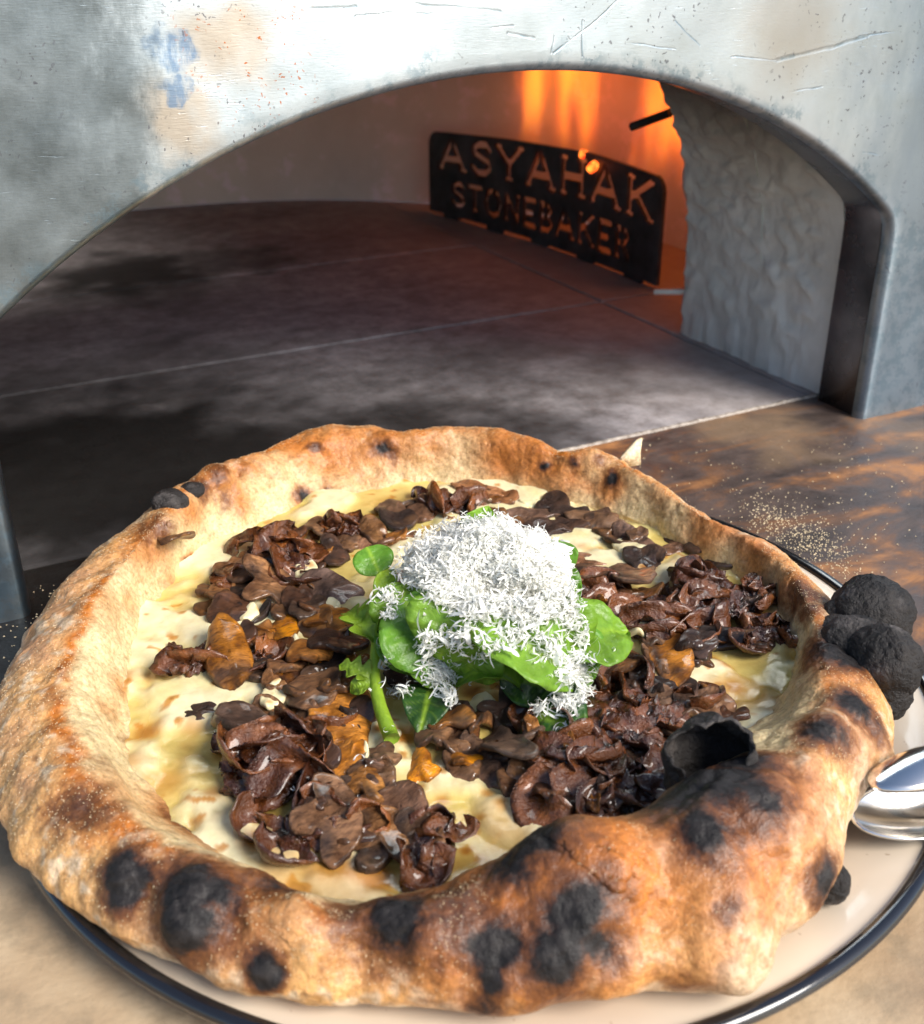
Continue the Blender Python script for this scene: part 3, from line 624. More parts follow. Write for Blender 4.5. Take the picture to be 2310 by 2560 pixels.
# ------------------------------------------------------------------ pizza: outline, crest and foot of the rim
pizza = empty('pizza', (0.1477, 0.2950, 0.010)); tag(pizza, 'charred mushroom and caramelised onion pizza with puffed rim on the cream plate', 'pizza')
PZ = np.array(pizza.location[:]); ZB, ZF = 0.0095, 0.0150
OUT = [(470,918,.030),(520,880,.030),(580,850,.030),(640,834,.030),(700,838,.030),(760,843,.030),(820,848,.030),(880,839,.030),(940,838,.030),(1000,850,.030),(1060,868,.030),(1110,888,.029),
       (1150,884,.029),(1200,890,.029),(1260,927,.028),(1320,961,.027),(1400,1010,.026),(1480,1052,.025),(1540,1078,.024),(1585,1120,.023),(1610,1160,.022),(1650,1200,.022),(1700,1260,.022),
       (1745,1350,.020),(1758,1420,.018),(1760,1480,.017),(1738,1550,.016),(1700,1612,.015),(1660,1682,.015),(1632,1742,.015),(1592,1835,.014),(1550,1868,.014),(1500,1892,.013),(1497,1925,.012),(1510,1960,.012),
       (1495,1990,.012),(1400,2000,.012),(1300,1994,.012),(1150,2003,.012),(1000,2016,.012),(850,2012,.012),(700,2000,.012),(550,1985,.012),(400,1952,.012),(330,1928,.012),(260,1890,.013),(195,1856,.013),(122,1800,.014),(60,1732,.015),
       (12,1660,.016),(-12,1580,.017),(-22,1500,.018),(-10,1420,.020),(15,1340,.021),(38,1280,.022),(62,1228,.023),(110,1170,.024),(180,1092,.025),(260,1030,.026),(300,990,.028),(340,960,.030),(400,925,.031),(440,915,.031)]
CREST = [(1350,1600,.044),(1200,1632,.044),(1050,1690,.040),(930,1760,.035),(800,1800,.033),(640,1812,.033),(480,1765,.034),(330,1680,.034),(210,1580,.034),(140,1470,.034),(122,1370,.034),(142,1270,.035),
         (190,1165,.036),(255,1082,.037),(330,1005,.037),(420,932,.037),(520,890,.036),(580,858,.036),(640,842,.036),(700,846,.036),(760,851,.036),(820,856,.036),(880,847,.036),(940,846,.036),(1000,858,.036),(1060,876,.036),(1110,896,.035),(1150,893,.035),(1200,899,.034),
         (1260,938,.033),(1320,972,.032),(1400,1022,.031),(1490,1072,.030),(1555,1120,.030),(1600,1200,.032),(1635,1310,.036),(1640,1400,.039),(1610,1470,.041),(1530,1530,.043),(1440,1570,.045)]
FOOT = [(560,1015),(650,985),(720,975),(800,958),(920,955),(1050,985),(1180,1012),(1260,1040),(1340,1065),(1400,1085),(1480,1130),(1525,1200),(1548,1270),(1540,1345),(1490,1410),(1400,1470),(1280,1560),
        (1160,1640),(1040,1690),(930,1735),(820,1765),(700,1770),(560,1742),(440,1690),(345,1610),(285,1520),(262,1430),(262,1330),(285,1245),(340,1165),(420,1090),(500,1045)]
NTH = 1440; TH = np.linspace(-math.pi, math.pi, NTH, endpoint=False)
def polar(pts, zs, sig):
    P = np.array([at(p[0], p[1], z) for p, z in zip(pts, zs)]); d = P[:, :2]-PZ[:2]
    th = np.arctan2(d[:, 1], d[:, 0]); r = np.hypot(d[:, 0], d[:, 1]); o = np.argsort(th); th, r, z = th[o], r[o], np.asarray(zs)[o]
    R_ = np.interp(TH, th, r, period=2*math.pi); Z_ = np.interp(TH, th, z, period=2*math.pi)
    k = np.exp(-0.5*(np.arange(-60, 61)*360/NTH/sig)**2); k /= k.sum()
    f_ = lambda a: np.convolve(np.concatenate([a[-60:], a, a[:60]]), k, 'valid')
    return f_(R_), f_(Z_)
RO, _ = polar(OUT, [p[2] for p in OUT], 1.3)
RC, ZC = polar(CREST, [p[2] for p in CREST], 1.8)
RF, _ = polar(FOOT, [ZF]*len(FOOT), 3.0)
RO = np.maximum(RO, RC+0.011); RF = np.minimum(RF, RC-0.008)
Hh = ZC-ZB; h2 = ZC-ZF
ctrl = [(RO-0.034, ZB+0*RO), (RO-0.016, ZB+0*RO), (RO-0.0045, ZB+0.12*Hh), (RO, ZB+0.42*Hh), (RO*0.72+RC*0.28, ZB+0.76*Hh), (RO*0.35+RC*0.65, ZB+0.94*Hh), (RC, ZC),
        (RC-0.32*(RC-RF), ZC-0.16*h2), (RC-0.66*(RC-RF), ZF+0.36*h2), (RF, ZF), (RF-0.012, ZF-0.0012), (RF*0.5, ZF-0.002+0*RF), (RF*0.02, ZF-0.002+0*RF)]
cnt = [3, 4, 11, 17, 20, 17, 20, 22, 20, 7, 3, 3]
def cr(p0, p1, p2, p3, t): return 0.5*((2*p1)+(-p0+p2)*t+(2*p0-5*p1+4*p2-p3)*t*t+(-p0+3*p1-3*p2+p3)*t**3)
rr, zz, tt = [], [], []
for i in range(len(ctrl)-1):
    A_, B_ = ctrl[i], ctrl[i+1]; Z0 = ctrl[max(i-1, 0)]; Z3 = ctrl[min(i+2, len(ctrl)-1)]
    for k in range(cnt[i]):
        t = k/cnt[i]; rr.append(cr(Z0[0], A_[0], B_[0], Z3[0], t)); zz.append(cr(Z0[1], A_[1], B_[1], Z3[1], t)); tt.append(i+t)
rr.append(ctrl[-1][0]); zz.append(ctrl[-1][1]); tt.append(12.0)
rr = np.array(rr).T; zz = np.array(zz).T; tt = np.array(tt); NT_ = len(tt)
P = np.stack([PZ[0]+rr*np.cos(TH)[:, None], PZ[1]+rr*np.sin(TH)[:, None], zz], -1)
def normals(P):
    du = np.roll(P, -1, 0)-np.roll(P, 1, 0); dv = np.gradient(P, axis=1); N_ = np.cross(du, dv); N_ /= np.linalg.norm(N_, axis=-1)[..., None]+1e-12
    return N_
N_ = normals(P)
if N_[0, 80, 2] < 0: N_ = -N_
rimw = sst(1.5, 3.0, tt)*(1-sst(8.6, 9.4, tt)); rimw = rimw[None, :]
disp = 0.0042*fbm(P, 24, 2, 1.0)+0.0021*fbm(P, 75, 2, 4.0)+0.0006*fbm(P, 260, 2, 6.0)
P = P+N_*(disp*rimw)[..., None]
FCR = grid_faces(NTH, NT_, cu=True)
def bvh_of(P): return BVHTree.FromPolygons(P.reshape(-1, 3).tolist(), FCR.tolist())
def hit(bv, x, y, zf=0.02):
    d = Vector(ray(x, y)).normalized(); h = bv.ray_cast(Vector(CAM), d)
    return np.array(h[0]) if h[0] is not None else at(x, y, zf)
bv = bvh_of(P)
# lumps: blisters and folds of the rim (pixel, radius m, height m)
N_ = normals(P)
if N_[0, 80, 2] < 0: N_ = -N_
for x, y, r_, h_ in [(362,1822,.010,.0050),(375,1755,.010,.0030),(240,1715,.008,.0028),(585,1800,.012,.0035),(640,1870,.010,.0025),(1130,1690,.022,.0050),(1230,1720,.015,.0030),(430,935,.011,.0045),(330,1035,.010,.0035),
                     (640,865,.016,.0030),(960,870,.018,.0030),(1170,900,.010,.0035),(1560,1150,.010,.0030),(1620,1430,.012,.0030),(1520,1600,.016,.0035),(1690,1480,.012,.0025),(1380,1640,.012,.0030),(860,1850,.014,.0030),
                     (760,1800,.010,.0022),(1100,1880,.012,.0025),(520,1740,.009,.0025),(120,1560,.014,.0025),(190,1240,.016,.0025),(1430,1900,.016,.0025),(1240,1960,.014,.002),(1345,1500,.018,.0050),(1450,1490,.018,.0060),(1410,1545,.018,.0035),
                     (700,1890,.013,-.0022),(470,930,.005,-.0040),(1560,1520,.006,-.0020),(1300,1800,.012,-.0020),(285,1760,.005,-.0025),(460,1830,.008,-.0025),(1090,905,.007,-.0025),(1500,1905,.008,-.0025)]:
    c = hit(bv, x, y); d_ = np.linalg.norm(P-c, axis=-1); P = P+N_*(h_*np.exp(-(d_/(r_*0.62))**2)*rimw)[..., None]
bv = bvh_of(P)
# colour of the dough: pale where it was shaded by the crest, tan outside, toasted and charred in patches
W1 = fbm(P, 60, 4, 11.0); W2 = fbm(P, 170, 3, 21.0); W3 = fbm(P, 20, 3, 31.0); W4 = fbm(P, 420, 2, 41.0)
PALE = np.array([0.68, 0.54, 0.30]); TAN = np.array([0.56, 0.30, 0.150]); GOLD = np.array([0.69, 0.385, 0.145]); ORG = np.array([0.47, 0.150, 0.020]); DBR = np.array([0.085, 0.026, 0.010]); CHR = np.array([0.012, 0.010, 0.010]); FLR = np.array([0.74, 0.62, 0.45])
tb = tt[None, :]+1.1*W1+1.6*W3
bake = 1-sst(5.8, 6.9, tb)
col = mix(PALE, mix(TAN, GOLD, np.clip(0.5+1.6*W3+0.8*W1, 0, 1)), bake)
edge = np.exp(-((tb-6.3)/0.55)**2)*sst(-0.15, 0.25, W1+0.6*W3)
col = mix(col, ORG, np.clip(edge*1.05, 0, 1))
col = mix(col, FLR, np.clip(sst(0.10, 0.45, W2+0.5*W1)*0.65*bake, 0, 1))
col = mix(col, FLR*np.array([.95, .93, .9]), (1-sst(2.4, 3.4, tb))*0.75)
sp = sst(0.34, 0.48, fbm(P, 210, 2, 55.0))*sst(0.05, 0.25, W3+0.1)*bake; col = mix(col, DBR, sp*0.5)
char = np.zeros(P.shape[:2]); burn = np.zeros(P.shape[:2])
def wd(c, amp=1.0):
    return np.linalg.norm(P-c, axis=-1)+0.0045*amp*W1+0.0022*amp*W2
for x, y, r_, s_ in [(1170,1700,.024,.85),(1080,1740,.020,.8),(960,1790,.022,.8),(820,1790,.018,.7),(1250,1690,.018,.6),(1110,1850,.022,.7),(430,940,.014,.8),(470,985,.008,.7),(360,1000,.010,.6),(310,1085,.010,.7),(345,1150,.006,.5),
                     (600,985,.009,.6),(640,960,.006,.4),(590,1000,.007,.6),(700,905,.018,.5),(860,880,.014,.45),(1090,925,.012,.7),(1210,945,.012,.7),(1200,965,.009,.6),(1400,1060,.010,.6),(1500,1110,.010,.6),(1560,1140,.012,.7),(1480,1150,.008,.4),
                     (380,1105,.006,.9),(240,1355,.006,.6),(215,1400,.007,.5),(290,1490,.006,.5),(330,1580,.010,.6),(400,1650,.014,.8),(560,1725,.010,.7),(240,1560,.016,.45),(440,1770,.016,.6),(1440,1620,.020,.7),(1530,1530,.016,.6),(1650,1330,.016,.6),
                     (1460,1660,.022,.6),(1350,1960,.008,.5),(1000,1760,.02,.7),(380,1010,.008,.7),(255,1180,.006,.4),(540,1745,.012,.7),(560,882,.013,.7),(640,880,.018,.8),(760,876,.016,.8),(840,872,.012,.5),(980,885,.018,.8),(1060,902,.016,.8),(1130,922,.012,.7),(500,922,.012,.6),(1300,978,.010,.5),(1380,1034,.012,.6),(1480,1092,.012,.6),(280,1084,.012,.6),(205,1180,.014,.4),(640,905,.012,.5),(1000,910,.012,.6)]:
    c = hit(bv, x, y); col = mix(col, ORG, np.clip(1.1*s_*np.exp(-(np.maximum(wd(c), 0)/(r_*0.9))**2), 0, 1))
SPOTS = [(372,1745,.0105,1.),(360,1825,.0095,1.),(425,1755,.0070,.95),(350,1700,.006,.6),(240,1695,.0060,1.),(235,1752,.0052,1.),(275,1720,.004,.8),(150,1585,.0075,.65),(200,1602,.0060,.55),(165,1625,.005,.5),(525,1917,.0040,.95),
         (545,1748,.0075,.75),(500,1730,.005,.6),(392,1640,.0070,.65),(350,1610,.006,.5),(770,1812,.0105,.85),(700,1795,.0080,.65),(810,1840,.006,.7),(978,1865,.0075,.95),(1102,1885,.0090,.95),(1142,1800,.0090,.95),(1172,1850,.0075,.8),(968,1932,.0045,.9),
         (1062,1652,.0100,.85),(1010,1695,.0085,.75),(900,1795,.0110,.7),(960,1740,.008,.6),(1040,1830,.009,.5),(1230,1760,.004,.5),(1390,1640,.0085,.85),(1490,1560,.0100,.9),(1330,1570,.0100,.95),(1290,1560,.009,.8),(1440,1610,.008,.6),(1622,1432,.0070,.95),
         (1632,1735,.0060,1.),(1440,1792,.0030,.6),(1345,1962,.0060,.5),(945,2004,.0065,.75),(1090,2010,.0065,.65),(860,1890,.005,.5),(1655,1285,.0100,.95),(1600,1260,.006,.5),(1690,1390,.007,.8),(1730,1430,.006,.7),(596,978,.0042,.85),(645,967,.0026,.7),(755,882,.0050,.75),(770,895,.004,.6),
         (622,886,.0022,.7),(1078,916,.0025,.9),(1131,914,.0026,1.),(1207,941,.0032,.95),(1185,905,.003,.5),(432,930,.0055,.6),(440,985,.005,.5),(395,960,.005,.7),(310,1040,.0075,.55),(290,1060,.005,.5),(380,1110,.0028,.75),(200,1500,.0050,.35),
         (100,1372,.0045,.35),(160,1250,.004,.3),(1585,1170,.0070,.7),(1545,1180,.006,.4),(1600,1195,.006,.7),(1500,1090,.004,.4),(1590,1460,.004,.5),(1700,1580,.006,.25),(480,915,.0045,.4),(250,1460,.004,.4),(640,1735,.007,.6),(595,1740,.006,.7),(1180,1930,.004,.35),
         (1420,1530,.013,1.),(1380,1540,.012,1.),(1460,1500,.010,.95),(1350,1510,.010,.95)]
for x, y, r_, s_ in SPOTS:
    c = hit(bv, x, y); d_ = np.maximum(wd(c, 1.0), 0)
    burn = np.maximum(burn, np.clip(s_*1.1*np.exp(-(d_/(r_*1.40))**2), 0, 1))
    if s_ > 0.72: char = np.maximum(char, np.clip(1.25*s_*np.exp(-(d_/(r_*0.90))**2.2), 0, 1))
P = P+N_*(char*(0.0009*W2+0.0005*W4)*rimw)[..., None]
crust = mesh('crust', P.reshape(-1, 3)-PZ, FCR, M['crust'], pizza, cols=dict(Col=col.reshape(-1, 3), char=char.ravel(), burn=burn.ravel()))
bv = bvh_of(P)

# charred bubbles of the rim
def blob(c, rad, nz_=(0, 0, 1), amp=0.16, fr=1.0, seed=0.0, nu=64, nv=40, hole=None):
    th = np.linspace(0, 2*math.pi, nu, endpoint=False); ph = np.linspace(0.02, math.pi-0.02, nv)
    Tm, Pm = np.meshgrid(th, ph, indexing='ij'); D_ = np.stack([np.sin(Pm)*np.cos(Tm), np.sin(Pm)*np.sin(Tm), np.cos(Pm)], -1)
    k = 1+amp*fbm(D_, 1.3*fr, 2, seed)+amp*0.35*fbm(D_, 5*fr, 3, seed+7)+(amp*0.25*np.minimum(fbm(D_, 13*fr, 3, seed+3), 0.15) if nu > 100 else 0)
    return np.asarray(c)+(D_*k[..., None]*np.asarray(rad)).reshape(-1, 3), grid_faces(nu, nv, cu=True)
for x, y, z, rad, sd in [(1716,1208,.029,(.0150,.0140,.0128),1.0),(1740,1302,.031,(.0112,.0125,.0122),5.0),(1680,1262,.0315,(.0115,.0100,.0080),9.0),(1740,1362,.022,(.0090,.0090,.0100),13.0),(1665,1215,.028,(.009,.008,.007),17.0),(1650,1250,.0285,(.0090,.0085,.0055),41.0),(335,985,.0335,(.0075,.0065,.0055),21.0),(378,962,.0335,(.0055,.0050,.0035),27.0),(1636,1738,.016,(.0050,.0050,.0060),33.0)]:
    V, F = blob(at(x, y, z) if x > 600 else hit(bv, x, y)+np.array([0, .001, -.0015]), rad, seed=sd, amp=0.14, nu=120, nv=76); mesh('char_bubble', V-PZ, F, M['char'], crust)
# burst bubble: a thin charred shell open at the top
c = at(1400, 1502, 0.0385); ax = nrm(nrm(CAM-c)*0.8+np.array([-0.05, 0.0, 0.55])); e1 = nrm(np.cross(ax, [0, 0, 1])); e2 = np.cross(ax, e1)
nu, nv = 80, 30; th = np.linspace(0, 2*math.pi, nu, endpoint=False); rows = []
edge_ph = 0.86+0.16*np.sin(2*th+0.6)+0.10*np.sin(3*th+2)+0.05*np.sin(7*th)+0.04*np.sin(13*th+1)
for side, rs in ((1, 1.0), (-1, 0.945)):
    for k in (range(nv) if side == 1 else range(nv-1, -1, -1)):
        ph = math.pi*0.97+(edge_ph-math.pi*0.97)*(k/(nv-1))
        D_ = np.stack([np.sin(ph)*np.cos(th), np.sin(ph)*np.sin(th), np.cos(ph)], -1)
        kk = 1+0.26*fbm(D_, 1.6, 2, 3.0)+0.09*fbm(D_, 5, 3, 5.0)
        L_ = D_*(kk*rs)[:, None]*np.array([0.0128, 0.0128, 0.0120]); rows.append(c+L_[:, :1]*e1+L_[:, 1:2]*e2+L_[:, 2:3]*ax)
V = np.stack(rows, 1).reshape(-1, 3); tag(mesh('burst_bubble', V-PZ, grid_faces(nu, len(rows), cu=True)[:, ::-1], M['char'], crust), 'burst black bubble open at the top')
# a torn flap of thin dough standing on the back rim
p = at(1240, 905, 0.033); V = np.array([p+np.array(q) for q in [(-.006,0,-.003),(.005,-.002,-.003),(-.004,.0005,.002),(.005,-.001,.003),(.003,0,.0085),(.0055,-.001,.0095)]]); V = np.concatenate([V, V+np.array([.0003,.0012,0])])
mesh('torn_flap', V-PZ, [(0,1,3,2),(2,3,5,4),(8,9,7,6),(10,11,9,8),(0,6,7,1),(1,7,9,3),(3,9,11,5),(5,11,10,4),(4,10,8,2),(2,8,6,0)], M['crust'], crust, cols=dict(Col=np.tile([.72,.60,.40], (12,1)), char=np.zeros(12), burn=np.zeros(12)))

# ------------------------------------------------------------------ melted cheese
NC, MC = 620, 190
thc = np.linspace(-math.pi, math.pi, NC, endpoint=False); rfc = np.interp(thc, TH, RF, period=2*math.pi); rcc = np.interp(thc, TH, RC, period=2*math.pi); zcc = np.interp(thc, TH, ZC, period=2*math.pi)
q = np.linspace(0, 1, MC)**0.8; re = rfc+0.42*(rcc-rfc)
Rg = re[:, None]*q[None, :]; X = PZ[0]+Rg*np.cos(thc)[:, None]; Y = PZ[1]+Rg*np.sin(thc)[:, None]
B3 = np.stack([X, Y, 0*X], -1); out = np.clip((Rg-rfc[:, None])/(rcc-rfc)[:, None], 0, 1)
n1 = fbm(B3, 38, 3, 2.0); n2 = fbm(B3, 120, 3, 8.0); n3 = fbm(B3, 330, 2, 14.0)
pool = sst(-0.22, 0.22, n1+0.10*n2)
Z = ZF+0.0006+0.0022*pool+0.0003*n2+0.0001*n3+0.36*out*(zcc-ZF)[:, None]*out*1.2
B3[..., 2] = Z
cr_ = mix(np.array([0.66, 0.50, 0.155]), np.array([0.81, 0.72, 0.45]), pool)
cr_ = mix(cr_, np.array([0.68, 0.56, 0.14]), sst(0.12, 0.4, fbm(B3, 30, 3, 77.0))*0.45)
oil = np.clip(1-pool*0.75+0.5*fbm(B3, 50, 2, 90.0), 0, 1)
def cpos(x, y): return at(x, y, ZF+.002)
for x, y, r_, s_ in [(290,1435,.0045,.8),(245,1335,.004,.7),(300,1330,.003,.5),(510,1655,.0035,.9),(420,1560,.003,.6),(650,1705,.0055,.8),(740,1730,.0060,.8),(690,1720,.004,.6),(920,1668,.0020,.9),(990,1585,.0022,.9),(945,1610,.0018,.9),(960,1560,.0017,.7),(1010,1560,.0018,.7),(870,1570,.0018,.7),
                     (830,1545,.0016,.6),(985,1270,.004,.9),(1010,1350,.004,.9),(930,1355,.0035,.9),(895,1395,.004,.9),(1000,1380,.006,.9),(795,1445,.004,.9),(745,1440,.0022,.9),(815,1570,.0035,.9),(1275,1120,.0034,.9),(1150,1080,.003,.5),(1245,1395,.002,.5),(1310,1222,.0020,.7),(1445,1350,.0035,.9),(1430,1310,.0022,.8),(1405,1290,.002,.6),
                     (500,1655,.003,.6),(570,1320,.005,.6),(500,1300,.004,.4),(860,985,.006,.35),(760,985,.006,.4),(380,1430,.004,.5),(260,1500,.004,.5),(320,1540,.006,.5),(700,1650,.003,.4),(1330,1430,.003,.4),(440,1480,.002,.6),(1340,1110,.003,.4),(1500,1210,.006,.5),(1450,1100,.006,.5)]:
    c = cpos(x, y); d_ = np.linalg.norm((B3-c)[..., :2], axis=-1)+0.0010*n2+0.0006*n3
    cr_ = mix(cr_, np.array([0.52, 0.20, 0.02]), np.clip(s_*np.exp(-(np.maximum(d_, 0)/(r_*1.15))**3), 0, 1))
    cr_ = mix(cr_, np.array([0.20, 0.055, 0.008]), np.clip((s_-.45)*1.2*np.exp(-(np.maximum(d_, 0)/(r_*0.7))**3), 0, 1))
k = sst(0.24, 0.36, pn(B3, 190, 200.0)+0.08*n3)*sst(-0.12, 0.10, fbm(B3, 40, 2, 210.0)); cr_ = mix(cr_, np.array([0.50, 0.20, 0.02]), k*0.85); cr_ = mix(cr_, np.array([0.17, 0.05, 0.008]), sst(0.40, 0.50, pn(B3, 190, 200.0))*k*0.8)
front = sst(0.55, 0.9, np.clip(Rg/rfc[:, None], 0, 1.3))*sst(-0.05, 0.25, W3[0, 0]*0+fbm(B3, 36, 3, 300.0))*(np.sin(thc)[:, None] < -0.1); cr_ = mix(cr_, np.array([0.50, 0.25, 0.04]), front*0.6)
mesh('melted_cheese', B3.reshape(-1, 3)-PZ, grid_faces(NC, MC, cu=True), M['cheese'], pizza, cols=dict(Col=cr_.reshape(-1, 3), oil=oil.ravel()))
bvc = BVHTree.FromPolygons(B3.reshape(-1, 3).tolist(), grid_faces(NC, MC, cu=True).tolist())
# ------------------------------------------------------------------ toppings; a height map keeps pieces stacked instead of buried
HM_N, HM_S = 400, 0.0009; HM_O = PZ[:2]-HM_N*HM_S/2
gx, gy = np.meshgrid(np.arange(HM_N), np.arange(HM_N), indexing='ij'); HM = np.full((HM_N, HM_N), ZF+0.0015)
def hm_idx(V): return tuple(np.clip(((V[:, :2]-HM_O)/HM_S).astype(int), 0, HM_N-1).T)
def hm_get(p): i, j = hm_idx(np.asarray(p)[None]); return float(HM[i, j][0])
def settle(V, sink=0.35, pct=70):
    """drop world verts V onto the height map, then raise the map under them"""
    idx = hm_idx(V); under = np.percentile(HM[idx], pct); zlo = np.percentile(V[:, 2], 6); th_ = np.percentile(V[:, 2], 94)-zlo
    V = V.copy(); V[:, 2] += under-zlo-sink*min(th_, 0.004); np.maximum.at(HM, idx, under+0.66*(V[:, 2]-under)); return V
SHAPES = {
 'cap': [(-.5, -.10), (-.5, .09), (-.22, .12), (-.08, .15), (-.14, .42), (-.05, .50), (.14, .47), (.33, .34), (.46, .14), (.50, -.02), (.45, -.2), (.32, -.36), (.12, -.48), (-.06, -.50), (-.15, -.40), (-.09, -.15), (-.25, -.12)],
 'half': [(-.5, -.12), (-.42, .18), (-.2, .40), (.05, .5), (.3, .40), (.47, .12), (.5, -.15), (.25, -.30), (.0, -.36), (-.3, -.30)],
 'strip': [(-.5, -.2), (-.46, .35), (-.1, .5), (.25, .36), (.5, .3), (.48, -.3), (.1, -.42), (-.25, -.5)],
 'irr': [(-.5, -.1), (-.38, .36), (-.1, .44), (.1, .30), (.3, .5), (.5, .12), (.36, -.2), (.42, -.45), (.0, -.38), (-.2, -.5), (-.4, -.36)],
 'oval': [(-.5, 0), (-.38, .34), (-.1, .5), (.2, .46), (.44, .25), (.5, -.05), (.34, -.36), (.05, -.5), (-.25, -.44)]}
BR = np.array([0.255, 0.120, 0.046]); BR2 = np.array([0.175, 0.092, 0.044]); DK = np.array([0.034, 0.016, 0.009]); OR = np.array([0.30, 0.130, 0.036]); MV = np.array([0.19, 0.098, 0.056])
def mushroom(kind, p0, p1, wid, tint='b', thick=0.0034, z0=0.019, bend=None, tilt=None, name='mushroom_slice', sink=0.35, stand=0.0, drop=True, mat='mush', bright=1.0):
    sd = rng.uniform(0, 500); shp = np.array(SHAPES[kind]); c0 = np.array([0.03, 0.0]); d_ = shp-c0
    ph = np.arctan2(d_[:, 1], d_[:, 0]); r_ = np.hypot(*d_.T); o_ = np.argsort(ph); NP = 52; a_ = np.linspace(-math.pi, math.pi, NP, endpoint=False)
    R1 = np.interp(a_, ph[o_], r_[o_], period=2*math.pi); R1 = (np.roll(R1, 1)+2*R1+np.roll(R1, -1))/4
    R1 *= 1+0.13*pn(np.stack([np.cos(a_)*2.2, np.sin(a_)*2.2, 0*a_], 1), 1.0, sd)+0.06*pn(np.stack([np.cos(a_)*6, np.sin(a_)*7, 0*a_], 1), 1.0, sd+9)
    fr = np.array([0.02, 0.22, 0.42, 0.60, 0.76, 0.88, 0.96, 1.0]); rings = []
    for side in (1, -1):
        seq = list(fr) if side == 1 else list(fr[::-1])[1:]
        for f_ in seq: rings.append((f_, side*0.5*math.sqrt(max(0.0, 1-f_**14))))
    x = np.concatenate([c0[0]+R1*f_*np.cos(a_) for f_, _ in rings]); y = np.concatenate([R1*f_*np.sin(a_) for f_, _ in rings])
    zt = np.concatenate([np.full(NP, z_) for _, z_ in rings]); ff = np.concatenate([np.full(NP, f_) for f_, _ in rings])
    A_ = at(*p0, z0); B_ = at(*p1, z0); L = np.linalg.norm(B_-A_); ex = (B_-A_)/L; ey = nrm(np.cross([0, 0, 1.0], ex)); W_ = wid*1e-3
    bend = rng.uniform(-0.9, 0.9) if bend is None else bend; tilt = rng.uniform(-0.45, 0.45) if tilt is None else tilt
    l3 = np.stack([x*L, y*W_, zt*0], 1)
    th_n = thick*(1+0.35*pn(l3, 220, sd))
    an = np.arctan2(y, x); rim_ = np.stack([np.cos(an)*0.85, np.sin(an)*0.85, 0*an], 1)
    z_ = zt*th_n+bend*L*0.42*(x*x-0.08)+0.0024*pn(l3, 80, sd+3)+0.0009*pn(l3, 240, sd+5)+0.0060*ff**2*pn(rim_, 1.0, sd+31)+rng.uniform(-0.4, 0.4)*x*y*W_
    ez = np.array([0, 0, 1.0]); ey2 = ey*math.cos(tilt)+ez*math.sin(tilt); ez2 = -ey*math.sin(tilt)+ez*math.cos(tilt)
    if stand: ey2, ez2 = ey*math.cos(stand)+ez*math.sin(stand), -ey*math.sin(stand)+ez*math.cos(stand)
    Vw = (A_+B_)/2+np.outer(x*L, ex)+np.outer(y*W_, ey2)+np.outer(z_, ez2)
    Vw = settle(Vw, sink, 60) if drop else Vw
    base = dict(b=BR, g=BR2, d=DK*1.6, o=OR, m=MV)[tint]*bright
    cc = np.tile(base, (len(x), 1)); cc = mix(cc, base*1.25, sst(0.55, 0.80, ff)*(1-sst(0.9, 0.97, ff))*(x > 0.05)); cc = mix(cc, DK, sst(0.93, 1.0, ff)*0.75)
    g = np.exp(-(((np.abs(y)-0.24)/0.12)**2))*np.exp(-(((x+0.02)/0.13)**2)) if kind == 'cap' else (np.exp(-(((y+0.20)/0.10)**2))*(np.abs(x) < .4) if kind == 'half' else np.zeros(len(x)))
    cc = mix(cc, np.array([0.022, 0.014, 0.011]), np.clip(g*0.9, 0, 1))
    cc = mix(cc, DK, (0.5+0.5*np.sin(an*46))*sst(0.45, 0.75, ff)*(1-sst(0.86, 0.95, ff))*(0.55 if kind in ('cap', 'half') else 0.0)*(x < 0.12)) 
    cc = mix(cc, DK*0.9, sst(0.18, 0.5, pn(l3, 150, sd+11))*0.7); cc = mix(cc, OR, sst(0.2, 0.5, pn(l3, 120, sd+21))*0.45)
    c_ = Vw.mean(0)
    if mat == 'cheese': cc = np.tile([0.80, 0.70, 0.42], (len(x), 1)); cc = mix(cc, np.array([0.52, 0.22, 0.03]), sst(.30, .45, pn(l3, 190, sd+50))*0.8)
    o = mesh(name, Vw-c_, grid_faces(len(rings), NP, cv=True)[:, ::-1], M[mat], pizza, cols=dict(Col=cc, oil=np.full(len(x), 0.2))); o.location = c_-PZ; return o
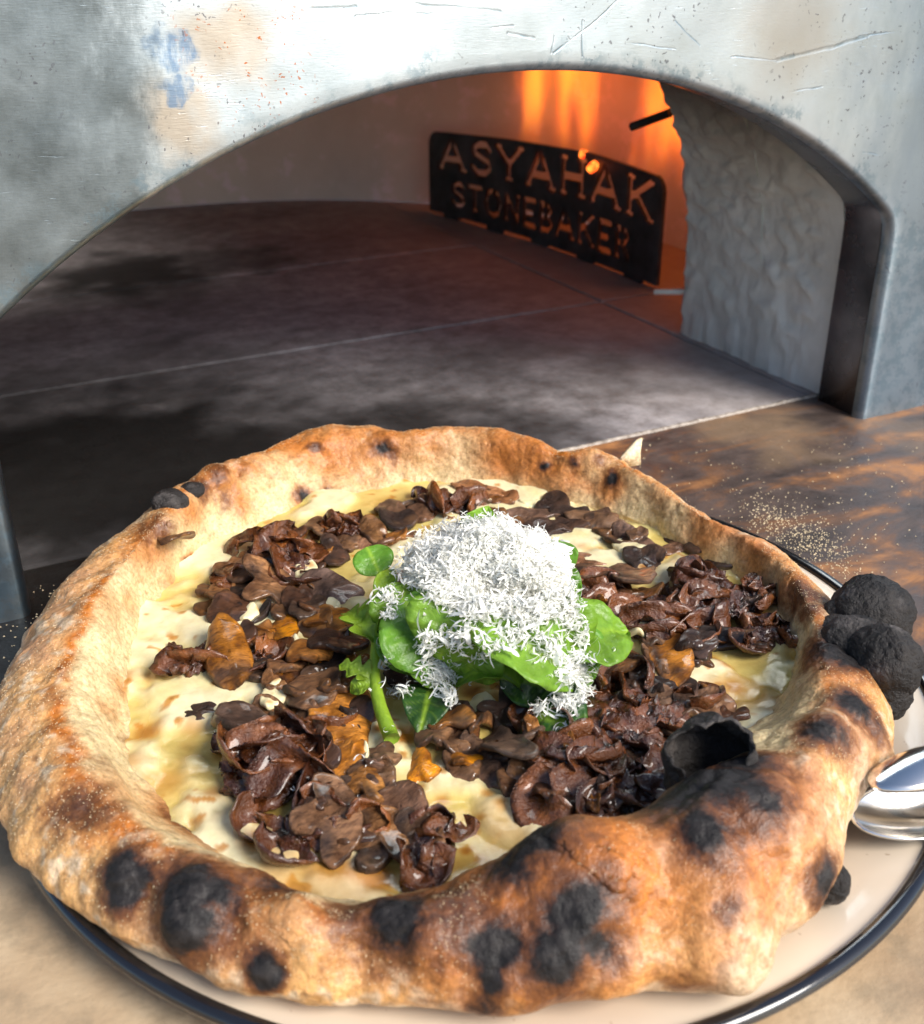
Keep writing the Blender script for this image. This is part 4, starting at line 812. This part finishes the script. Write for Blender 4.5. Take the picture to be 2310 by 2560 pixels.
def onion(x, y, rx, ry, nrib, tint=0.5, wmm=(8, 14), hgt=0.0045, name='onion_clump', flow=None):
    """tangle of soft caramelised onion strips; rx, ry in mm along image right / depth"""
    c = at(x, y, 0.018); er = _r; ed = nrm(np.array([FWD[0], FWD[1], 0])); sd = rng.uniform(0, 500); Vs, Fs, Cs = [], [], []; nb_ = 0
    if rx > 5:
        V, F = blob((0, 0, 0), (1, 1, 1), amp=0.35, fr=1.6, seed=sd, nu=90, nv=50)
        V = c+V[:, :1]*er*rx*0.80e-3+V[:, 1:2]*ed*ry*0.80e-3+V[:, 2:3]*np.array([0, 0, hgt*0.55]); q3 = V+0.004*np.stack([pn(V, 90, sd), pn(V, 90, sd+9), pn(V, 90, sd+18)], 1)
        V = V+((0.5-np.abs(pn(q3, 170, sd+2))*2.2)*0.0034+(0.5-np.abs(pn(q3, 380, sd+5))*2.2)*0.0014)[:, None]*np.array([0.5, 0.5, 1.0])
        Vs.append(V); Fs.append(F); nb_ += len(V); Cs.append(mix(np.tile([0.052, 0.015, 0.005], (len(V), 1)), np.array([0.150, 0.046, 0.011]), sst(-.2, .4, pn(V, 160, sd+4))))
    for k in range(max(2, int(nrib*0.85))):
        a_ = rng.uniform(0, 2*math.pi); q_ = math.sqrt(rng.uniform(0, 1)); p = np.array([math.cos(a_)*q_*rx, math.sin(a_)*q_*ry])*1e-3
        hd = rng.uniform(0, 2*math.pi) if flow is None else flow+rng.normal(0, 0.35); L = rng.uniform(0.7, 1.35)*max(rx, ry)*1e-3+0.007; n_ = 26; cv = rng.normal(0, 45); pts_ = []
        for i in range(n_):
            s_ = (i/(n_-1)-0.5)*L; h_ = hd+cv*s_+0.35*math.sin(s_*160+k); 
            p = p+np.array([math.cos(h_), math.sin(h_)])*L/n_
            rad = math.hypot(p[0]/(rx*1e-3), p[1]/(ry*1e-3))
            if rad > 1.15: hd += 0.22
            zz_ = hgt*max(0.0, 1-0.75*rad*rad)*rng.uniform(0.97, 1.03)+0.0012*math.sin(s_*260+k*2.1)+0.0004*k/ max(1, nrib)
            pts_.append(c+er*p[0]+ed*p[1]+np.array([0, 0, zz_+0.0006]))
        pts_ = np.array(pts_); T_ = np.gradient(pts_, axis=0); w_ = rng.uniform(*wmm)*1e-3; roll = rng.uniform(-0.9, 0.9)
        rows_ = []
        for i in range(n_):
            t_ = nrm(T_[i]); sdv = nrm(np.cross(t_, [0, 0, 1.0])); up_ = np.cross(sdv, t_); ro = roll+0.8*math.sin(i*0.11+k); e_ = min(1, i/3, (n_-1-i)/3)*0.85+0.15
            s1 = sdv*math.cos(ro)+up_*math.sin(ro); u1 = -sdv*math.sin(ro)+up_*math.cos(ro); row = []
            for v_ in (-1, -.6, -.2, .2, .6, 1): row.append(pts_[i]+s1*v_*w_*0.5*e_+u1*(0.0022*(v_*v_-0.4)+0.0007*float(math.sin(v_*4+i*.25+k))))
            for v_ in (1, .5, 0, -.5, -1): row.append(pts_[i]+s1*v_*w_*0.47*e_+u1*(0.0022*(v_*v_-0.4)-0.0009))
            rows_.append(row)
        V = np.array(rows_).reshape(-1, 3); V += 0.0011*np.stack([pn(V, 240, sd+k), pn(V, 240, sd+k+40), pn(V, 240, sd+k+80)], 1)+0.0005*pn(V, 700, sd+k)[:, None]
        Vs.append(V); Fs.append(grid_faces(n_, 11, cv=True, base=nb_)); nb_ += len(V)
        b_ = mix(np.array([0.060, 0.017, 0.006]), np.array([0.220, 0.072, 0.016]), np.clip(tint+rng.normal(0, 0.28), 0, 1))
        cc = np.tile(b_, (len(V), 1)); cc = mix(cc, np.array([0.34, 0.125, 0.028]), sst(.15, .5, pn(V, 200, sd+7))*0.6); Cs.append(cc)
    V = settle(np.concatenate(Vs), 0.3, 45); c_ = V.mean(0); o = mesh(name, V-c_, np.concatenate(Fs), M['onion'], pizza, cols=dict(Col=np.concatenate(Cs))); o.location = c_-PZ; return o

# lower layer first, then what lies on top
MUSH = [('irr',(560,1062),(602,1066),12,'d'),('irr',(600,1030),(660,1046),15,'g'),('cap',(600,1090),(690,1080),22,'d'),('irr',(556,1190),(620,1176),18,'d'),('irr',(610,1262),(720,1276),26,'d'),('irr',(530,1310),(600,1318),16,'b'),
        ('irr',(575,1290),(650,1304),18,'b'),('half',(405,1212),(500,1200),20,'d'),('irr',(410,1180),(458,1160),13,'g'),('irr',(440,1130),(540,1118),18,'b'),('cap',(480,1190),(572,1140),27,'b'),('strip',(590,1150),(705,1166),15,'m'),('cap',(596,1232),(700,1210),20,'b'),
        ('cap',(500,1240),(590,1226),17,'o'),('strip',(340,1400),(430,1392),10,'d'),('strip',(500,1380),(570,1420),9,'g'),('half',(590,1408),(650,1330),20,'b'),('strip',(668,1345),(676,1490),20,'b'),('irr',(655,1505),(720,1512),14,'b'),('cap',(672,1560),(756,1536),24,'g'),
        ('irr',(736,1480),(772,1510),10,'g'),('cap',(570,1640),(715,1618),28,'b'),('cap',(690,1665),(800,1612),25,'g'),('irr',(835,1600),(890,1612),16,'d'),('irr',(620,1460),(655,1530),10,'d'),
        ('half',(735,1000),(822,984),15,'g'),('strip',(705,1066),(830,1040),9,'m'),('strip',(890,950),(1000,972),8,'m'),('strip',(985,1020),(1105,1000),11,'m'),('half',(1000,1056),(1130,1040),22,'d'),('irr',(1080,1000),(1160,1016),14,'d'),('strip',(1120,1012),(1240,1046),12,'g'),
        ('strip',(1105,1100),(1230,1096),9,'m'),('cap',(1130,1150),(1285,1130),36,'b'),('irr',(1150,1170),(1240,1190),18,'d'),('cap',(1300,1078),(1385,1044),22,'m'),('strip',(1212,1044),(1305,1098),9,'m'),('irr',(1380,1100),(1450,1106),9,'d'),
        ('half',(1290,1225),(1335,1350),16,'o'),('irr',(1340,1270),(1410,1290),15,'d'),('oval',(1200,1325),(1290,1335),17,'d'),('oval',(1270,1378),(1340,1380),13,'g'),('oval',(1345,1385),(1450,1384),11,'b'),('irr',(1420,1400),(1480,1396),8,'d'),
        ('cap',(852,1450),(905,1400),20,'g'),('cap',(940,1400),(1040,1410),20,'d'),('cap',(1070,1462),(945,1500),28,'g'),('irr',(808,1470),(842,1530),10,'o'),('strip',(880,1502),(950,1490),6,'o'),('irr',(1050,1560),(1110,1575),13,'d'),('irr',(1030,1340),(1130,1330),22,'d'),('irr',(760,1330),(850,1310),22,'d'),
        ('irr',(880,1290),(1000,1260),26,'d'),('irr',(740,1230),(820,1200),22,'d'),('irr',(930,1200),(1050,1160),30,'d'),('irr',(330,1262),(356,1268),4,'d'),('irr',(1180,1590),(1230,1570),12,'d'),('irr',(310,1062),(380,1048),12,'b')]
FIELDS = [[(450,1110),(560,1050),(640,1020),(720,1040),(760,1080),(720,1130),(700,1200),(690,1300),(740,1380),(700,1480),(760,1500),(750,1560),(880,1600),(880,1690),(820,1705),(600,1650),(560,1600),(640,1530),(620,1430),(560,1400),(510,1320),(480,1250),(400,1220),(420,1150)],
          [(730,990),(800,970),(900,952),(1000,975),(1130,990),(1240,1045),(1300,1100),(1250,1100),(1150,1050),(1080,1060),(1000,1040),(900,1010),(780,1030),(720,1060)],
          [(1140,1110),(1240,1110),(1290,1170),(1340,1130),(1450,1150),(1500,1200),(1540,1260),(1420,1300),(1400,1330),(1470,1390),(1300,1400),(1250,1440),(1200,1330),(1230,1240),(1160,1200)],
          [(900,1400),(1000,1380),(1050,1420),(1150,1420),(1250,1390),(1330,1420),(1280,1500),(1200,1570),(1100,1590),(1040,1560),(960,1530),(870,1480),(850,1440)],
          [(760,1100),(1130,1100),(1160,1330),(1000,1330),(900,1300),(780,1300)]]
def in_poly(x, y, PG):
    c = False; j = len(PG)-1
    for i in range(len(PG)):
        (xi, yi), (xj, yj) = PG[i], PG[j]
        if (yi > y) != (yj > y) and x < (xj-xi)*(y-yi)/(yj-yi)+xi: c = not c
        j = i
    return c
nf = 0
for k in range(6000):        # smaller slices fill the topped areas where the base still shows
    x, y = rng.uniform(400, 1540), rng.uniform(950, 1720)
    if not any(in_poly(x, y, pg) for pg in FIELDS) or hm_get(at(x, y, .018)) > ZF+.0026: continue
    a_ = rng.uniform(-.6, .6); l_ = rng.uniform(44, 96)*(0.75+0.5*(y-950)/700)
    mushroom(rng.choice(['irr', 'half', 'strip', 'oval', 'cap'], p=[.35, .2, .25, .1, .1]), (x-l_*math.cos(a_)/2, y-l_*math.sin(a_)*.3), (x+l_*math.cos(a_)/2, y+l_*math.sin(a_)*.3), rng.uniform(10, 19), rng.choice(['d', 'b', 'g', 'm', 'o'], p=[.22, .34, .20, .14, .10]), rng.uniform(.0022, .0036)); nf += 1
    if nf > 165: break
onion(690, 1046, 8, 9, 5); onion(540, 1090, 13, 9, 7, .6); onion(560, 1124, 14, 6, 6, .5); onion(886, 992, 13, 9, 7, .5); onion(1150, 1190, 16, 8, 8, .35); onion(1400, 1190, 17, 17, 12, .45, hgt=0.0062); onion(1482, 1188, 6, 2, 2, .9, (2, 3), .003, flow=0.1)
onion(1270, 1240, 20, 9, 9, .55, flow=-0.3); onion(1510, 1256, 11, 5, 6, .35); onion(1235, 1430, 24, 17, 14, .5, hgt=0.0065); onion(1130, 1505, 19, 15, 11, .35, hgt=.0055); onion(430, 1300, 18, 7, 7, .75, flow=0.35); onion(375, 1318, 6, 6, 4, .3)
onion(1190, 1560, 14, 8, 7, .25)
onion(540, 1512, 19, 20, 13, .42, hgt=.007); onion(845, 1680, 7, 8, 5, .4); onion(1125, 1525, 11, 3, 3, .45, (3, 4), flow=0.2); onion(640, 1640, 14, 8, 5, .35)
for k in MUSH:
    if k[1][0] == 310: continue
    mushroom(k[0], k[1], k[2], k[3]*(1.12 if k[4] != 'd' else 1.0), k[4], rng.uniform(.0018, .0027), bend=rng.uniform(-.95, .5), sink=0.5, bright=1.6)
mushroom('irr', (310,1060), (386,1050), 17, 'b', 0.0016, z0=0.0325, bend=.35, tilt=-.45, drop=False)
mushroom('half', (405,1320), (500,1300), 38, 'b', 0.0040, bend=-0.8, stand=0.35); mushroom('strip', (430,1410), (560,1460), 16, 'm', 0.0045, bend=0.3)
for x0, y0, x1, y1, w_ in [(580,1130,628,1128,12),(735,1085,772,1088,13),(518,1366,566,1372,15),(725,1425,790,1432,16),(560,1282,600,1276,10),(1205,1066,1300,1082,14),(1225,1250,1275,1240,13),(1020,978,1075,986,8),(895,978,930,982,6),(700,1500,728,1496,8),(960,1300,1040,1310,16),(905,1385,985,1380,16),(640,1190,668,1196,7),(1130,1395,1190,1392,10),(478,1200,500,1216,8)]:
    mushroom('oval', (x0, y0), (x1, y1), w_, 'b', 0.0030, bend=-.12, tilt=0.0, name='cheese_patch', sink=0.75, mat='cheese')
for k in range(34):          # crumbs of topping between the larger pieces
    x, y = rng.uniform(440, 1500), rng.uniform(1030, 1690)
    if ((x-930)/560)**2+((y-1350)/340)**2 > 1 or hm_get(at(x, y, .018)) < ZF+.003: continue
    mushroom('irr', (x, y), (x+rng.uniform(18, 46), y+rng.uniform(-14, 14)), rng.uniform(4, 9), rng.choice(['d', 'b', 'o', 'g']), 0.0022, name='topping_crumb')

# ------------------------------------------------------------------ arugula
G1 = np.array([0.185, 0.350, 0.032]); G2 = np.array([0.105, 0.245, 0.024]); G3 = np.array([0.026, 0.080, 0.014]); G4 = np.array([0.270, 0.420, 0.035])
LEAFV, LEAFF = [], []; _lo = 0
def note(V, F):
    global _lo
    F = np.asarray(F); LEAFV.append(np.asarray(V)); LEAFF.append(F+_lo); _lo += len(V)
def leaf_geo(p0, p1, wid, shape='long', bend=0.0, fold=0.25, n_hint=None, curl=0.0, wave=0.5, c1=G1):
    A_ = at(p0[0], p0[1], p0[2]); B_ = at(p1[0], p1[1], p1[2]); sd = rng.uniform(0, 500)
    toc = nrm(CAM-(A_+B_)/2); nh = nrm(n_hint) if n_hint is not None else nrm(toc*0.6+np.array([0, 0, 0.6]))
    ex = nrm(B_-A_); L = np.linalg.norm(B_-A_); ey = nrm(np.cross(nh, ex)); ez = np.cross(ex, ey); nt, nv = 34, 13
    t = np.linspace(0, 1, nt); v = np.linspace(-1, 1, nv)
    if shape == 'spoon': w = np.where(t < .38, 0.11, 0.11+0.89*np.sqrt(np.clip(1-((t-.69)/.31)**2, 0, 1)))
    elif shape == 'lobed': w = np.sin(np.pi*np.clip(t, 0, 1)**0.8)**0.7*(0.72+0.28*np.cos(t*21+1)); w = np.maximum(w, 0.10*(t < .95))
    elif shape == 'point': w = np.sin(np.pi*t**0.75)**0.85
    else: w = np.maximum(np.sin(np.pi*np.clip(t*0.96+0.02, 0, 1)**0.85)**0.62, 0.10*(t < .2))
    W_ = wid*1e-3*0.5*w
    gt, gv = np.meshgrid(t*L, v, indexing='ij'); cr3 = pn(np.stack([gt*260, gv*2.2, 0*gt+sd], -1))+0.6*pn(np.stack([gt*600, gv*5, 0*gt+sd+9], -1))
    rows, cols_ = [], []
    for i in range(nt):
        cen = A_+ex*L*t[i]+ez*bend*1e-3*4*t[i]*(1-t[i])
        top, bot, ct = [], [], []
        for k_ in range(nv):
            ang = curl*v[k_]; s_ = v[k_] if abs(curl) < 1e-3 else math.sin(ang)/curl; u_ = 0 if abs(curl) < 1e-3 else (1-math.cos(ang))/curl
            h_ = fold*abs(v[k_])*W_[i]+u_*W_[i]*1.0+0.0016*wave*(float(cr3[i, k_]))+wave*1e-3*math.sin(9*t[i]+3*v[k_]+sd)*abs(v[k_])+0.35e-3*math.sin(23*t[i]+sd)*abs(v[k_])*wave
            pt = cen+ey*s_*W_[i]+ez*h_
            pt = pt+ez*0.0004*float(np.cos(t[i]*60-abs(v[k_])*9))*(1-abs(v[k_]))*(0.6 if abs(v[k_]) > .05 else 0)
            top.append(pt+ez*0.00016); bot.append(pt-ez*0.00016)
            rib = math.exp(-(v[k_]*W_[i]/0.0006)**2); vein = max(0, math.cos(t[i]*42-abs(v[k_])*8))**10*0.35
            ct.append(c1*(1+0.12*math.sin(sd+t[i]*5)+0.28*float(cr3[i, k_]))+(G4*1.15-c1)*min(1, rib*0.8+vein*0.5))
        rows.append(top+bot[::-1]); cols_.append(ct+ct[::-1])
    return np.array(rows).reshape(-1, 3), grid_faces(nt, 2*nv, cv=True), np.clip(np.array(cols_).reshape(-1, 3), 0, 1)
def leaf(label, *a, name='arugula_leaf', extra=(), **k):
    V, F, C_ = leaf_geo(*a, **k); c_ = V.mean(0); note(V, F)
    if not extra:
        o = mesh(name, V-c_, F, M['leaf'], None, cols=dict(Col=C_), loc=c_)
    else:
        o = empty(name, c_); mesh('blade', V-c_, F, M['leaf'], o, cols=dict(Col=C_))
        for nm_, V2, F2, C2 in extra: note(V2, np.array([f for f in F2 if len(f) == 4])); mesh(nm_, V2-c_, F2, M['leaf'], o, cols=dict(Col=C2))
    return tag(o, label, 'arugula leaf', 'arugula leaves heaped on the pizza')
leaf('broad mid green arugula leaf left of the cheese heap, partly under it', (790,1180,.046), (880,1325,.026), 35, 'long', bend=7, fold=.32, c1=G2*1.2, wave=1.3)
leaf('green arugula leaf low on the left flank of the heap', (762,1222,.036), (838,1325,.022), 24, 'long', bend=5, fold=.3, c1=G2, wave=.8)
leaf('arugula leaf showing between cheese shreds at the heap front left', (915,1170,.054), (868,1300,.036), 28, 'long', bend=5, c1=G1, wave=.8)
leaf('arugula leaf showing between cheese shreds at the heap centre', (1000,1185,.055), (985,1310,.036), 28, 'long', bend=4, c1=G1, wave=.7)
leaf('arugula leaf under the cheese on the right shoulder of the heap', (1060,1190,.052), (1135,1310,.030), 24, 'long', bend=4, c1=G1)
leaf('large flat arugula leaf sticking out right of the heap', (1080,1290,.036), (1236,1246,.032), 29, 'point', bend=5, fold=.30, c1=G1, wave=1.2)
leaf('arugula leaf with a turned edge at the lower left of the heap', (800,1260,.034), (905,1345,.022), 24, 'long', bend=5, fold=.25, c1=G1*.9, wave=1.2)
leaf('arugula leaf hanging in the middle of the heap front', (960,1225,.047), (925,1335,.026), 24, 'long', bend=5, fold=.2, c1=G1, wave=1.0)
leaf('arugula leaf tucked between the stalk and the cheese on the left', (800,1150,.046), (778,1270,.030), 20, 'long', bend=4, fold=.3, c1=G1*.85, wave=1.0)
leaf('arugula leaf at the right front corner of the heap', (1085,1255,.040), (1165,1345,.023), 22, 'long', bend=4, fold=.2, c1=G2*1.2, wave=.8)
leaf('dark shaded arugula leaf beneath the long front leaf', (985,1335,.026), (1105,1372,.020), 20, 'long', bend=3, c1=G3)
leaf('long bright arugula leaf drooping down the heap front to the right', (925,1238,.050), (1136,1364,.025), 24, 'point', bend=9, fold=.30, c1=G1*1.12, wave=1.3)
leaf('curled arugula leaf arching over the toasted cheese at the front', (898,1352,.023), (1036,1362,.022), 14, 'long', bend=13, curl=1.2, c1=G1)
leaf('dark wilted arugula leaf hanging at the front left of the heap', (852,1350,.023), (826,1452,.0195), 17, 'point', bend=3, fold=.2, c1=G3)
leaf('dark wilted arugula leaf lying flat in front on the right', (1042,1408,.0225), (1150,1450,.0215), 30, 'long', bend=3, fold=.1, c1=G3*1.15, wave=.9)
leaf('bright pointed arugula leaf peeking above the top of the heap', (945,1062,.052), (962,996,.063), 15, 'point', bend=2, fold=.35, c1=G1*1.1)
leaf('small arugula leaf pointing up behind the right of the heap', (1122,1130,.042), (1072,1066,.050), 13, 'point', bend=2, c1=G2*1.2)
leaf('narrow arugula leaf edge below the right back leaf', (1108,1112,.043), (1142,1180,.034), 9, 'point', bend=-3, c1=G2)
leaf('small round arugula leaf on a stalk at the upper left of the heap', (762,1168,.032), (722,1078,.044), 15, 'spoon', bend=2, fold=.1, c1=G2*1.25)
sp_ = np.array([at(*q) for q in [(756,1150,.038),(748,1200,.037),(743,1250,.034),(738,1300,.030),(738,1345,.026),(750,1400,.0235),(772,1456,.0215)]]); ts = np.linspace(0, 1, 30); sp2 = np.stack([np.interp(ts, np.linspace(0, 1, 7), sp_[:, k]) for k in range(3)], 1)
for _ in range(3): sp2[1:-1] = (sp2[:-2]+2*sp2[1:-1]+sp2[2:])/4
V1, F1 = tube(sp2, np.interp(ts, [0, .6, 1], [.0016, .0018, .0026]), 10); ex_ = [('stalk', V1, F1, np.tile(G4*1.1, (len(V1), 1)))]
for a_, b_, w_, sh_, cu in (((744,1235,.035), (792,1160,.040), 10, 'point', .9), ((738,1340,.0265), (668,1312,.028), 10, 'lobed', .5), ((736,1346,.0265), (692,1366,.0225), 7, 'point', .3), ((746,1190,.038), (775,1120,.042), 8, 'point', .4)):
    V2, F2, C2 = leaf_geo(a_, b_, w_, sh_, bend=2, curl=cu, c1=G4*0.9); ex_.append(('leaflet', V2, [tuple(f) for f in F2], C2))
leaf('long arugula sprig with pale stalk trailing down the left of the heap', (742,1268,.033), (684,1206,.036), 17, 'lobed', bend=3, curl=1.1, c1=G4*0.8, name='arugula_sprig', extra=ex_)

# ------------------------------------------------------------------ grated cheese (uncountable): curls on a packed core
core_c = at(962, 1146, .041); ed = nrm(np.array([FWD[0], FWD[1], 0])); Vc, Fc = blob((0, 0, 0), (1, 1, 1), amp=0.34, fr=1.7, seed=3.3, nu=80, nv=50)
Vc = core_c+Vc[:, :1]*_r*0.0280+Vc[:, 1:2]*ed*0.0225+Vc[:, 2:3]*np.array([0, 0, 0.0185]); Vc += 0.0012*pn(Vc, 330)[:, None]*nrm([0, 0, 1]); note(Vc, Fc)
bvl = BVHTree.FromPolygons(np.concatenate(LEAFV).tolist(), np.concatenate(LEAFF).tolist())
def hm_drop(x, y):
    return at(x, y, hm_get(at(x, y, 0.021)))
POLY = np.array([(778,1130),(796,1090),(838,1052),(880,1032),(920,1028),(965,1036),(1012,1052),(1060,1092),(1112,1132),(1134,1175),(1140,1218),(1112,1244),(1082,1222),(1040,1236),(990,1214),(950,1228),(905,1212),(872,1196),(835,1164),(800,1152)], float)
def inside(x, y):
    c = False; j = len(POLY)-1
    for i in range(len(POLY)):
        (xi, yi), (xj, yj) = POLY[i], POLY[j]
        if (yi > y) != (yj > y) and x < (xj-xi)*(y-yi)/(yj-yi)+xi: c = not c
        j = i
    return c
PROTO = []
for k in range(40):
    n_ = 15; L = rng.uniform(.0045, .0115); w = rng.uniform(.00028, .00062); tot = rng.choice([rng.uniform(1.0, 2.5), rng.uniform(3, 8)]); R_ = L/tot; pit = rng.uniform(-.5, .5)*L; s_ = np.linspace(0, 1, n_)
    cen = np.stack([R_*np.sin(tot*s_), R_*(1-np.cos(tot*s_)), pit*s_], 1); cen -= cen.mean(0); wdv = nrm([0.3, 0.2, 1]); tap = np.minimum(1, np.minimum(s_, 1-s_)*6+.25)[:, None]
    jag = 1+0.15*rng.normal(size=(n_, 1)); PROTO.append(np.stack([cen-wdv*w*tap*jag, cen+wdv*w*tap], 1).reshape(-1, 3))
GF = grid_faces(15, 2); VS, FS, nb_ = [], [], 0
def curl_at(p, s_=1.0):
    global nb_
    q = rng.normal(size=4); q /= np.linalg.norm(q); w, x, y, z = q
    Rm = np.array([[1-2*(y*y+z*z), 2*(x*y-z*w), 2*(x*z+y*w)], [2*(x*y+z*w), 1-2*(x*x+z*z), 2*(y*z-x*w)], [2*(x*z-y*w), 2*(y*z+x*w), 1-2*(x*x+y*y)]])
    V = PROTO[rng.integers(40)]@Rm.T; V[:, 2] *= 0.8; VS.append(V*s_+p); FS.append(GF+nb_); nb_ += len(V)
def curl_px(x, y, s_=1.0, lift=(0.0, .003)):
    d_ = Vector(ray(x, y)).normalized(); h = bvl.ray_cast(Vector(CAM), d_)
    p = np.array(h[0]) if h[0] is not None else hm_drop(x, y)
    curl_at(p+np.array([0, 0, 1.0])*rng.uniform(*lift)+nrm(CAM-p)*rng.uniform(0, .001), s_)
cnt_ = 0
while cnt_ < 5600:
    x, y = rng.uniform(765, 1155), rng.uniform(1022, 1268)
    if inside(x+rng.normal(0, 7), y+rng.normal(0, 7)): curl_px(x, y, rng.choice([rng.uniform(.35, .6), rng.uniform(.6, .95)])); cnt_ += 1
for k in range(1500):                                   # all round the core, back side too
    i = rng.integers(len(Vc)); 
    if Vc[i, 2] > core_c[2]-.002: curl_at(Vc[i]+np.array([0, 0, rng.uniform(0, .002)]), rng.uniform(.5, .85))
for x0, y0, sx, sy, n_ in [(1130,1322,28,26,300),(1112,1385,18,16,120),(1150,1370,14,18,70),(868,1330,26,20,190),(885,1375,16,16,60),(765,1180,18,16,50),(770,1215,12,10,25),(1000,1262,38,14,70),(905,1262,32,18,90),(850,1262,18,18,60),(1085,1275,26,20,80),(838,1285,14,20,50),(785,1360,22,12,50),
                           (1060,1400,14,10,40),(760,1310,12,14,10),(1145,1255,10,22,60),(940,1290,30,16,40),(1110,1440,10,8,12),(820,1140,16,16,80)]:
    for k in range(n_): curl_px(x0+rng.normal(0, sx*.62), y0+rng.normal(0, sy*.62), rng.uniform(.5, .95), (0.0, .0018))
for k in range(46): curl_px(rng.uniform(540, 1250), rng.uniform(1120, 1560), rng.uniform(.35, .7), (0, .0008))
for k in range(46):                                    # longer limp strips hanging over the front
    x, y = rng.uniform(830, 1150), rng.uniform(1200, 1300); curl_px(x, y, rng.uniform(1.1, 1.8), (0, .0012))
VS.append(Vc); FS.append(Fc+nb_)
tag(mesh('grated_cheese', np.concatenate(VS), np.concatenate(FS), M['grated']), 'heap of white grated hard cheese on top of the arugula', 'grated cheese', kind='stuff')

# ------------------------------------------------------------------ semolina grains on crust and landing (uncountable)
OCT = np.array([(1, 0, 0), (-1, 0, 0), (0, 1, 0), (0, -1, 0), (0, 0, 1), (0, 0, -1)], float); OF = np.array([(0, 2, 4), (2, 1, 4), (1, 3, 4), (3, 0, 4), (2, 0, 5), (1, 2, 5), (3, 1, 5), (0, 3, 5)])
def grains(name, pts_, r0, r1, parent=None, off=None):
    pts_ = np.asarray(pts_); n_ = len(pts_); s_ = rng.uniform(r0, r1, (n_, 1, 1))*rng.uniform(.6, 1.3, (n_, 1, 3)); V = (pts_[:, None, :]+OCT[None]*s_).reshape(-1, 3)
    return mesh(name, V-(off if off is not None else 0), (OF[None]+np.arange(n_)[:, None, None]*6).reshape(-1, 3), M['grain'], parent, smooth=False)
ci = []; cand = np.argwhere((tt[None, :] > 3.2) & (tt[None, :] < 6.6) & (char < .3) & (W3 > -0.18))
for i, j in cand[rng.integers(len(cand), size=9000)]: ci.append(P[i, j]+N_[i, j]*0.00005)
tag(grains('semolina_dusting', ci, .00008, .00021, pizza, PZ), kind='stuff')
lp = []
while len(lp) < 1150:
    k = rng.uniform()
    if k < .50: t = rng.uniform(); x, y = 1480+t*190+rng.normal(0, 28), 1000+t*110+rng.normal(0, 22)
    elif k < .78: x, y = rng.uniform(1240, 1820), rng.uniform(860, 1200)
    elif k < .90: x, y = rng.normal(1560, 60), rng.normal(1040, 40)
    else: x, y = rng.uniform(0, 200), rng.uniform(1150, 1330)
    p = at(x, y, 0.0)
    if p[1] < 0.445 and np.hypot(*(p[:2]-PC)) > PR+.003: lp.append(p+np.array([0, 0, .0001]))
tag(grains('semolina_grains', lp, .00018, .00050), 'pale semolina grains scattered on the stone landing', 'semolina', kind='stuff')

# ------------------------------------------------------------------ serving tongs on the right edge of the plate
tongs = empty('serving_tongs', at(1830, 1560, .012)); tag(tongs, 'polished steel serving tongs lying across the right edge of the plate', 'tongs'); TL = np.array(tongs.location[:])
def spoon(c, ax_, la, wa, dp, tilt, hl):
    ex = nrm(np.array([ax_[0], ax_[1], 0])); ey = np.cross([0, 0, 1.0], ex); ez = np.array([0, 0, 1.0]); ey, ez = ey*math.cos(tilt)+ez*math.sin(tilt), -ey*math.sin(tilt)+ez*math.cos(tilt)
    nu, nv = 48, 12; rows = []
    for side, s_ in ((1, 1.0), (-1, 1.0)):
        for k in (range(nv) if side == 1 else range(nv-1, -1, -1)):
            q = (k+.02)/(nv-1+.02); a_ = np.linspace(0, 2*math.pi, nu, endpoint=False); X_ = la*q*np.cos(a_); Y_ = wa*q*np.sin(a_); Z_ = dp*(q*q-1)+(0.0 if side == 1 else -0.0011)
            rows.append(c+np.outer(X_, ex)+np.outer(Y_, ey)+np.outer(np.full(nu, Z_), ez))
    V = np.stack(rows, 1).reshape(-1, 3); o = mesh('scoop', V-TL, grid_faces(nu, len(rows), cu=True)[:, ::-1], M['chrome'], tongs)
    s0 = c+ex*la*0.9; P_ = [s0+ex*t_+np.array([0, 0, .004*math.sin(t_/hl*3)+.03*(t_/hl)**2]) for t_ in np.linspace(0, hl, 20)]; w_ = np.linspace(.006, .009, 20); pr = [(-1, 0), (-.9, .0016), (0, .0024), (.9, .0016), (1, 0), (.9, .0006), (0, .0013), (-.9, .0006)]
    V = np.array([[p+ey*a_*w+ez*b_ for a_, b_ in pr] for p, w in zip(P_, w_)]).reshape(-1, 3); mesh('arm', V-TL, grid_faces(20, 8, cv=True), M['chrome'], tongs)
spoon(at(1806, 1592, .0185), nrm(RGT*1.0+ed*0.18), .0200, .0095, .005, 0.25, .16)
spoon(at(1838, 1505, .0285), nrm(RGT*1.0+ed*0.42), .0220, .0090, -.0045, -0.15, .16)
